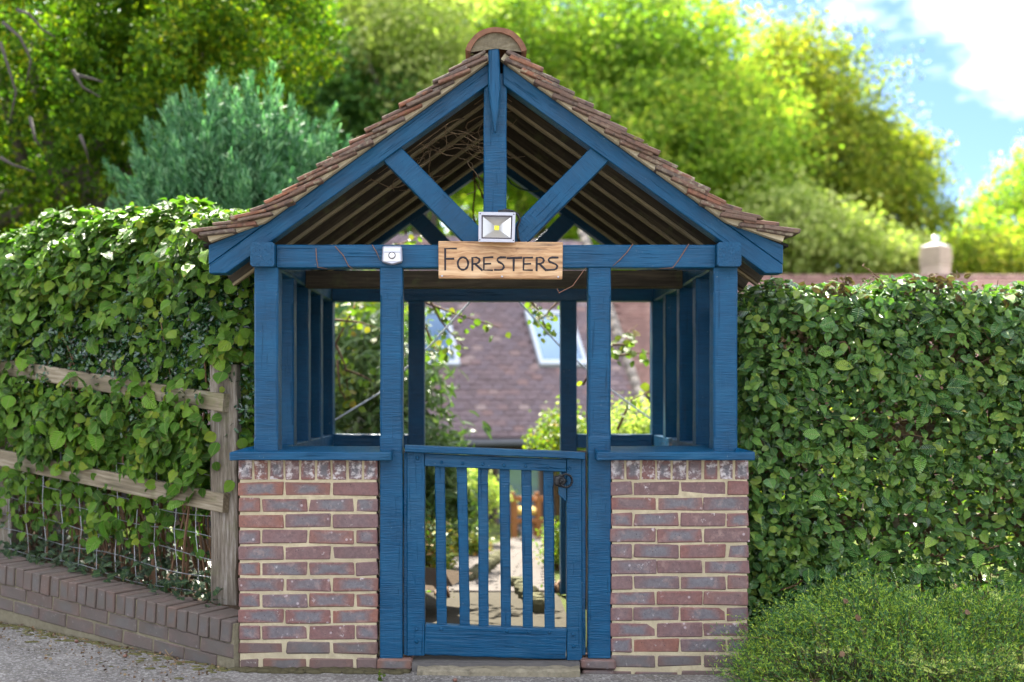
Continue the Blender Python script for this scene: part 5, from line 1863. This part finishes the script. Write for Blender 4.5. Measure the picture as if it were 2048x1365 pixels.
# arching branches just behind the lychgate
def branch(label, stems, nleaf, size, Y, spread=14, grp='leafy branches behind the lychgate'):
    p0 = P(*stems[0][0], Y)
    t = thing('leafy_branch', p0, label, 'branch', grp)
    mb = MB()
    P_, N_ = [], []
    for st in stems:
        q = [P(x, y, Y + .04 * i) for i, (x, y) in enumerate(st)]
        mb.tube(q, [.010 - .007 * i / (len(q) - 1) for i in range(len(q))], 5)
    mb.build('stem', M_TWIG, t, True)
    for k in range(nleaf):
        st = random.choice(stems)
        f = random.random() ** .7 * (len(st) - 1)
        i = min(int(f), len(st) - 2)
        x = st[i][0] + (st[i + 1][0] - st[i][0]) * (f - i) + random.gauss(0, spread)
        y = st[i][1] + (st[i + 1][1] - st[i][1]) * (f - i) + random.gauss(0, spread * .6) + 5
        P_.append(np.array(P(x, y, Y + random.gauss(.05, .06))))
    P_ = np.array(P_)
    rot = orient(unit(rng.normal(0, .5, P_.shape) + np.array([0, -.7, .6])), rng.normal(0, .6, P_.shape) + np.array([0, 0, -.7]))
    leaf_objects([tmpl_mesh('leaf', HZ[i], M_SUNLEAF_O) for i in range(3)], P_, rot, rng.uniform(size[0], size[1], nleaf), t)


branch('arching branch with yellow and orange leaves above the gate at left', [[(860, 600), (880, 640), (900, 665), (925, 690)], [(850, 605), (900, 625), (950, 640), (998, 655)], [(845, 640), (870, 700), (900, 705)]], 62, (.035, .06), 2.7)
branch('leafy branch hanging in front of the right roof window', [[(1060, 600), (1075, 620), (1090, 650), (1100, 665)], [(1120, 600), (1100, 620), (1085, 640)]], 60, (.03, .05), 2.7, 12)
branch('sparse branch with yellow leaves crossing the right window of the gate', [[(1165, 770), (1190, 735), (1225, 690), (1275, 650)], [(1190, 720), (1230, 712), (1290, 705), (1310, 712)], [(1225, 690), (1250, 690), (1270, 685)], [(1235, 860), (1262, 800), (1295, 785)]], 42, (.045, .075), 2.6, 11)
branch('dark branch with hanging green leaves in the left window of the gate', [[(665, 700), (690, 650), (705, 620), (712, 600)], [(668, 640), (720, 645), (765, 660)], [(675, 720), (680, 780), (700, 815)], [(690, 740), (720, 750), (750, 765)], [(672, 690), (690, 730), (698, 800)]], 95, (.035, .06), 2.7, 15)
branch('small leafy spray seen in the left gap under the rear rafters', [[(780, 495), (810, 485), (845, 470)], [(800, 490), (825, 495), (850, 490)]], 34, (.03, .05), 2.7, 9)

# ================================================================== HOUSE BEYOND
A15 = R(15)
He = Vector((math.cos(A15), math.sin(A15), 0))
Hu = Vector((-math.sin(A15), math.cos(A15), 0))
RS = 1.1
Hd = (Hu + Vector((0, 0, RS))).normalized()
Hn = He.cross(Hd).normalized()
HO_ = P(985, 868, 11.5)
CAMP = Vector((CX, -D0, CZ))


def roof_ab(px, py):
    d = P(px, py, 10) - CAMP
    t = (HO_ - CAMP).dot(Hn) / d.dot(Hn)
    q = CAMP + d * t - HO_
    return q.dot(He), q.dot(Hd)


def HP(a, b, h=0.0):
    return HO_ + He * a + Hd * b + Hn * h


house = thing('house', HO_ + Vector((0, .5, -1.5)), 'house with low brown tiled roof and two roof windows at the end of the path', 'house')
M_HTILE = bpy.data.materials.new('house_roof_tile')


def htile(m, island, pal):
    m.use_nodes = True
    nt = m.node_tree
    b = nt.nodes['Principled BSDF']
    b.inputs['Roughness'].default_value = .8
    r = N(nt, 'ShaderNodeNewGeometry').outputs['Random Per Island'] if island else objrand(nt)
    cc = ramp(nt, r, pal)
    v = N(nt, 'ShaderNodeTexCoord').outputs['Object']
    cc = mix(nt, mth(nt, 'MULTIPLY', noise(nt, v, 1.3, 4.0), .6), cc, (.11, .085, .09))
    setc(nt, b, cc)
    return m


PAL = [(0, (.10, .062, .064)), (.4, (.15, .098, .104)), (.75, (.115, .080, .092)), (.93, (.20, .11, .095)), (1, (.28, .20, .18))]
htile(M_HTILE, False, PAL)
M_HTILE_I = htile(bpy.data.materials.new('house_roof_tile_joined'), True, PAL)
M_RED_I = htile(bpy.data.materials.new('red_roof_tile'), True, [(0, (.17, .075, .05)), (.6, (.22, .10, .07)), (1, (.28, .15, .11))])
a0, b0_ = roof_ab(1300, 862)
a1, b1 = roof_ab(1210, 602)
hip = lambda b: a0 + (a1 - a0) * (b - b0_) / (b1 - b0_)
BTOP = 4.5
mb = MB()
q = [HP(-6.5, -.10), HP(hip(-.10), -.10), HP(hip(BTOP), BTOP), HP(-6.5, BTOP)]
mb.add(q + [p - Hn * .10 for p in q], [(0, 1, 2, 3), (7, 6, 5, 4), (0, 4, 5, 1), (1, 5, 6, 2), (2, 6, 7, 3), (3, 7, 4, 0)])
hroof = mb.build('roof', M_HTILE_I, house, origin=HO_)
HT = [block_mesh('tile', .160, .165, .016, M_HTILE, .003, .004) for _ in range(4)]
HM = Matrix((He, Hd, Hn)).transposed().to_4x4()
rest = MB()
wins = []
for (pl, pt, pb) in (((1048, 628), (1078, 735), 0), ((792, 625), (817, 735), 0)):
    aT, bT = roof_ab(*pl)
    aB, bB = roof_ab(*pt)
    wins.append((aB, bB, bT - bB))
cnt = 0
row = 0
b = 0.0
cand = []
while b < BTOP - .1:
    a = -4.6 + (.085 if row % 2 else 0)
    while a < hip(b) - .05:
        if not any(w_[0] - .02 < a < w_[0] + .84 and w_[1] - .02 < b < w_[1] + w_[2] + .03 for w_ in wins):
            cand.append((a, b))
        a += .170
    b += .105
    row += 1
cand = np.array(cand)
cpos = np.array([HP(a, b) for a, b in cand])
d = cpos[:, 1] + D0
cpx = 967 + (cpos[:, 0] - CX) * F / d
cpy = 790 - (cpos[:, 2] - CZ) * F / d
good = (cpx > 905) & (cpx < 1122) & (cpy > 610) & (cpy < 865)
order = np.argsort(np.where(good, d, 99))
for k, i in enumerate(order):
    a, b = cand[i]
    M = Matrix.Translation(HP(a, b, .018 + random.uniform(-.003, .004))) @ HM @ Matrix.Rotation(R(-6 + random.uniform(-1.5, 1.5)), 4, 'X') @ Matrix.Rotation(R(random.uniform(-1.2, 1.2)), 4, 'Z')
    if k < 290 and good[i]:
        ob = bpy.data.objects.new('tile', HT[k % 4])
        col.objects.link(ob)
        put(ob, M, hroof)
    else:
        q = [M @ Vector(v) for v in ((-.08, -.085, -.008), (.08, -.085, -.008), (.08, .085, -.008), (-.08, .085, -.008), (-.08, -.085, .008), (.08, -.085, .008), (.08, .085, .008), (-.08, .085, .008))]
        rest.add(q, [(0, 3, 2, 1), (4, 5, 6, 7), (0, 1, 5, 4), (1, 2, 6, 5), (2, 3, 7, 6), (3, 0, 4, 7)])
rest.build('tile', M_HTILE_I, hroof, origin=HO_)['kind'] = 'stuff'
M_WFRAME = simple('pale_window_frame', (.42, .45, .50), .4)
m_, nt, b_ = newmat('roof_window_glass', .04, .8)
b_.inputs['Base Color'].default_value = (.16, .24, .33, 1)
b_.inputs['Metallic'].default_value = .55
M_GLASS = m_
for (aB, bB, hB) in wins:
    ww = .80
    mb = MB()
    for (x0, x1, y0, y1) in ((0, ww, 0, .09), (0, ww, hB - .07, hB), (0, .06, .09, hB - .07), (ww - .06, ww, .09, hB - .07)):
        q = [HP(aB + x, bB + y, h) for h in (-.02, .085) for x, y in ((x0, y0), (x1, y0), (x1, y1), (x0, y1))]
        mb.add(q, [(0, 3, 2, 1), (4, 5, 6, 7), (0, 1, 5, 4), (1, 2, 6, 5), (2, 3, 7, 6), (3, 0, 4, 7)])
    rw = mb.build('roof_window', M_WFRAME, house)
    mb = MB()
    mb.add([HP(aB + x, bB + y, .055) for x, y in ((.055, .085), (ww - .055, .085), (ww - .055, hB - .065), (.055, hB - .065))], [(0, 1, 2, 3)])
    mb.build('pane', M_GLASS, rw)
mb = MB()
mb.tube([HP(-6.5, -.16, -.02), HP(a0 + .1, -.16, -.02)], .055, 8)
mb.build('gutter', simple('grey_gutter', (.06, .062, .07), .5), house, True)
mb = MB()
for t_ in np.linspace(0, BTOP, 22):
    p = HP(hip(t_), t_, .04)
    mb.tube([p, HP(hip(t_ + .22), t_ + .22, .055)], [.085, .075], 7)
mb.build('hip_tiles', simple('pale_hip_mortar', (.20, .17, .145), .9, nscale=9, namt=.3), hroof, True)['kind'] = 'stuff'
M_HWALL = simple('dark_stained_boards', (.030, .022, .020), .8, nscale=9, namt=.4)
mb = MB()
q = []
for z in (-1.3, 0.75):
    for a, u_ in ((-6.3, .55), (a0 - .5, .55), (a0 - .5, 4.5), (-6.3, 4.5)):
        p = HO_ + He * a + Hu * u_
        q.append((p.x, p.y, z))
mb.add(q, [(0, 1, 5, 4), (1, 2, 6, 5), (2, 3, 7, 6), (3, 0, 4, 7)])
hw = mb.build('wall', M_HWALL, house)
for (a, w_, z0, z1) in ((-.35, .5, -.35, .35), (.55, .75, -1.0, .45), (-1.6, .8, -.3, .4)):
    M = Matrix((He, Hu, Vector((0, 0, 1)))).transposed().to_4x4()
    M.translation = HO_ + He * a + Hu * .52
    M.translation.z = (z0 + z1) / 2
    wn = link_mesh('window', block_mesh('window', w_, .05, z1 - z0, simple('brown_frame', (.10, .06, .045), .6), .008, .001), M, house)
    M2 = M.copy()
    M2.translation = M.translation - Hu * .028
    link_mesh('pane', block_mesh('pane', w_ - .12, .012, z1 - z0 - .12, M_GLASS, .002, 0), M2, wn)

# lower red roofed wing with the chimney, seen above the right hedge
wing = thing('outbuilding', P(1650, 800, 15.5), 'long low building with pinkish red tiled roof beyond the right hedge', 'building')
yr, zr = 21.0 - D0, CZ + (790 - 556) * 21.0 / F
ye, ze = yr - 2.2, zr - 2.0
xl, xr = X_(1215, 20.5), X_(2900, 20.5)
mb = MB()
q = [(xl + .2, ye, ze), (xr, ye, ze), (xr, yr, zr - .03), (xl, yr, zr - .03)]
mb.add(q + [(x, y, z - .1) for x, y, z in q], [(0, 1, 2, 3), (7, 6, 5, 4), (0, 4, 5, 1), (1, 5, 6, 2), (2, 6, 7, 3), (3, 7, 4, 0)])
q = [(xl, yr + .01, zr - .03), (xr, yr + .01, zr - .03), (xr, yr + 2.2, ze), (xl + .2, yr + 2.2, ze)]
mb.add(q + [(x, y, z - .1) for x, y, z in q], [(0, 1, 2, 3), (7, 6, 5, 4), (0, 4, 5, 1), (1, 5, 6, 2), (2, 6, 7, 3), (3, 7, 4, 0)])
wroof = mb.build('roof', M_RED_I, wing)
mb = MB()
for r_ in range(28):
    t = r_ / 28
    y, z = ye + (yr - ye) * t, ze + (zr - ze) * t
    x = xl + .1 + (.085 if r_ % 2 else 0)
    while x < X_(2150, 20.5):
        mb.add([(x, y - .05, z + .012), (x + .16, y - .05, z + .012), (x + .16, y + .09, z + .125), (x, y + .09, z + .125), (x, y - .05, z + .03), (x + .16, y - .05, z + .03)], [(0, 1, 5, 4), (4, 5, 2, 3)])
        x += .168
mb.build('tile', M_RED_I, wroof, origin=(0, yr, zr))['kind'] = 'stuff'
mb = MB()
x = xl
while x < X_(2150, 21):
    mb.tube([(x, yr, zr - .02), (x + .30, yr, zr - .015)], .085, 7)
    x += .305
mb.build('ridge_tiles', M_RED_I, wroof, True)['kind'] = 'stuff'
mb = MB()
q = []
for z in (-1.2, ze + .1):
    for x, y in ((xl + .3, ye + .3), (xr, ye + .3), (xr, yr + 1.9), (xl + .3, yr + 1.9)):
        q.append((x, y, z))
mb.add(q, [(0, 1, 5, 4), (1, 2, 6, 5), (2, 3, 7, 6), (3, 0, 4, 7)])
mb.build('wall', M_SIDEWALL, wing)
CM = Matrix.Translation((X_(1871, 21.4), yr + .4, 0)) @ Matrix.Rotation(R(38), 4, 'Z')
mb = MB()
zt = lambda py: CZ + (790 - py) * 21.4 / F


def tier(w_, za, zb):
    q = [CM @ Vector((sx * w_ / 2, sy * w_ / 2, z)) for z in (za, zb) for sx, sy in ((-1, -1), (1, -1), (1, 1), (-1, 1))]
    mb.add(q, [(0, 3, 2, 1), (4, 5, 6, 7), (0, 1, 5, 4), (1, 2, 6, 5), (2, 3, 7, 6), (3, 0, 4, 7)])


tier(.385, ze, zt(536))
z = 536
for k, w_ in enumerate((.395, .41, .42, .425, .42, .41, .40)):
    tier(w_, zt(z) + .001, zt(z - 4.6))
    tier(w_ - .06, zt(z - 4.6), zt(z - 6))
    z -= 6
M_CHB = simple('pale_chimney_brick', (.46, .36, .28), .85, nscale=14, namt=.35)
ch = mb.build('chimney', M_CHB, wing)
mb = MB()
for za, zb, w0, w1 in ((zt(z) + .001, zt(z - 8), .40, .12),):
    q = [CM @ Vector((sx * w_ / 2, sy * w_ / 2, zz)) for zz, w_ in ((za, w0), (zb, w1)) for sx, sy in ((-1, -1), (1, -1), (1, 1), (-1, 1))]
    mb.add(q, [(4, 5, 6, 7), (0, 1, 5, 4), (1, 2, 6, 5), (2, 3, 7, 6), (3, 0, 4, 7)])
mb.build('flaunching', simple('pale_mortar_cap', (.55, .52, .47), .9), ch)
mb = MB()
cp = CM @ Vector((0, 0, 0))
mb.tube([(cp.x, cp.y, zt(z - 5)), (cp.x, cp.y, zt(z - 22))], [.075, .062], 10)
mb.build('chimney_pot', simple('pale_metal_flue', (.55, .58, .62), .35, metal=.4), ch, True)
mb = MB()
uvsphere(mb, P(1965, 561, 21.6 - D0), .075, 10, 8)
mb.build('roof_vent', M_WHITE, wing, True)

# garden chair in front of the house
chp = P(1055, 1075, 7.6)
chair = thing('garden_chair', chp, 'orange wooden garden chair with a yellow cushion at the end of the path', 'chair')
Dg = 7.6
for x in (1078, 1030):
    beam('leg', P(x, 1076, Dg), P(x, 996, Dg), .055, .05, M_BENCH, chair)
    beam('leg', P(x - 5, 1076, Dg + .45), P(x - 5, 985, Dg + .45), .05, .05, M_BENCH, chair)
    beam('armrest', P(x, 997, Dg - .03), P(x - 5, 997, Dg + .48), .05, .06, M_BENCH, chair)
beam('front_rail', P(1025, 1042, Dg), P(1086, 1042, Dg), .05, .04, M_BENCH, chair)
beam('top_rail', P(1018, 998, Dg + .45), P(1090, 998, Dg + .45), .06, .04, M_BENCH, chair)
for k in range(3):
    beam('slat', P(1068 + k * 5, 1046, Dg + .02), P(1068 + k * 5, 1072, Dg + .02), .016, .02, M_BENCH, chair)
link_mesh('cushion', block_mesh('cushion', .26, .42, .07, simple('yellow_cushion', (.40, .25, .05), .9), .02, .004), Matrix.Translation(P(1050, 1022, Dg + .2)), chair)

# small weeds at the foot of the wall
for (px, py, lab) in ((113, 1243, 'small bright green weed at the foot of the low wall on the left'), (172, 1262, 'tiny weed at the foot of the low wall further right'), (477, 1312, 'pale weed in the corner between low wall and left pier'), (760, 1350, 'little yellow green weed near the left post brick')):
    Y = (CZ + .03) * F / (py - 790) - D0
    p = P(px, py, max(-.25, Y))
    p.z = road_z(p.x, p.y) + .01
    t = thing('weed', p, lab, 'weed')
    n_ = 9
    pos = np.array(p)[None] + rng.normal(0, .008, (n_, 3)) + np.array([0, -.02, .012])
    leaf_objects([tmpl_mesh('leaf', HZ[i], M_SUNLEAF_O) for i in range(2)], pos, orient(unit(rng.normal(0, .5, (n_, 3)) + np.array([0, -.4, .8])), rng.normal(0, 1, (n_, 3)) + np.array([0, 0, .4])), rng.uniform(.012, .026, n_), t)
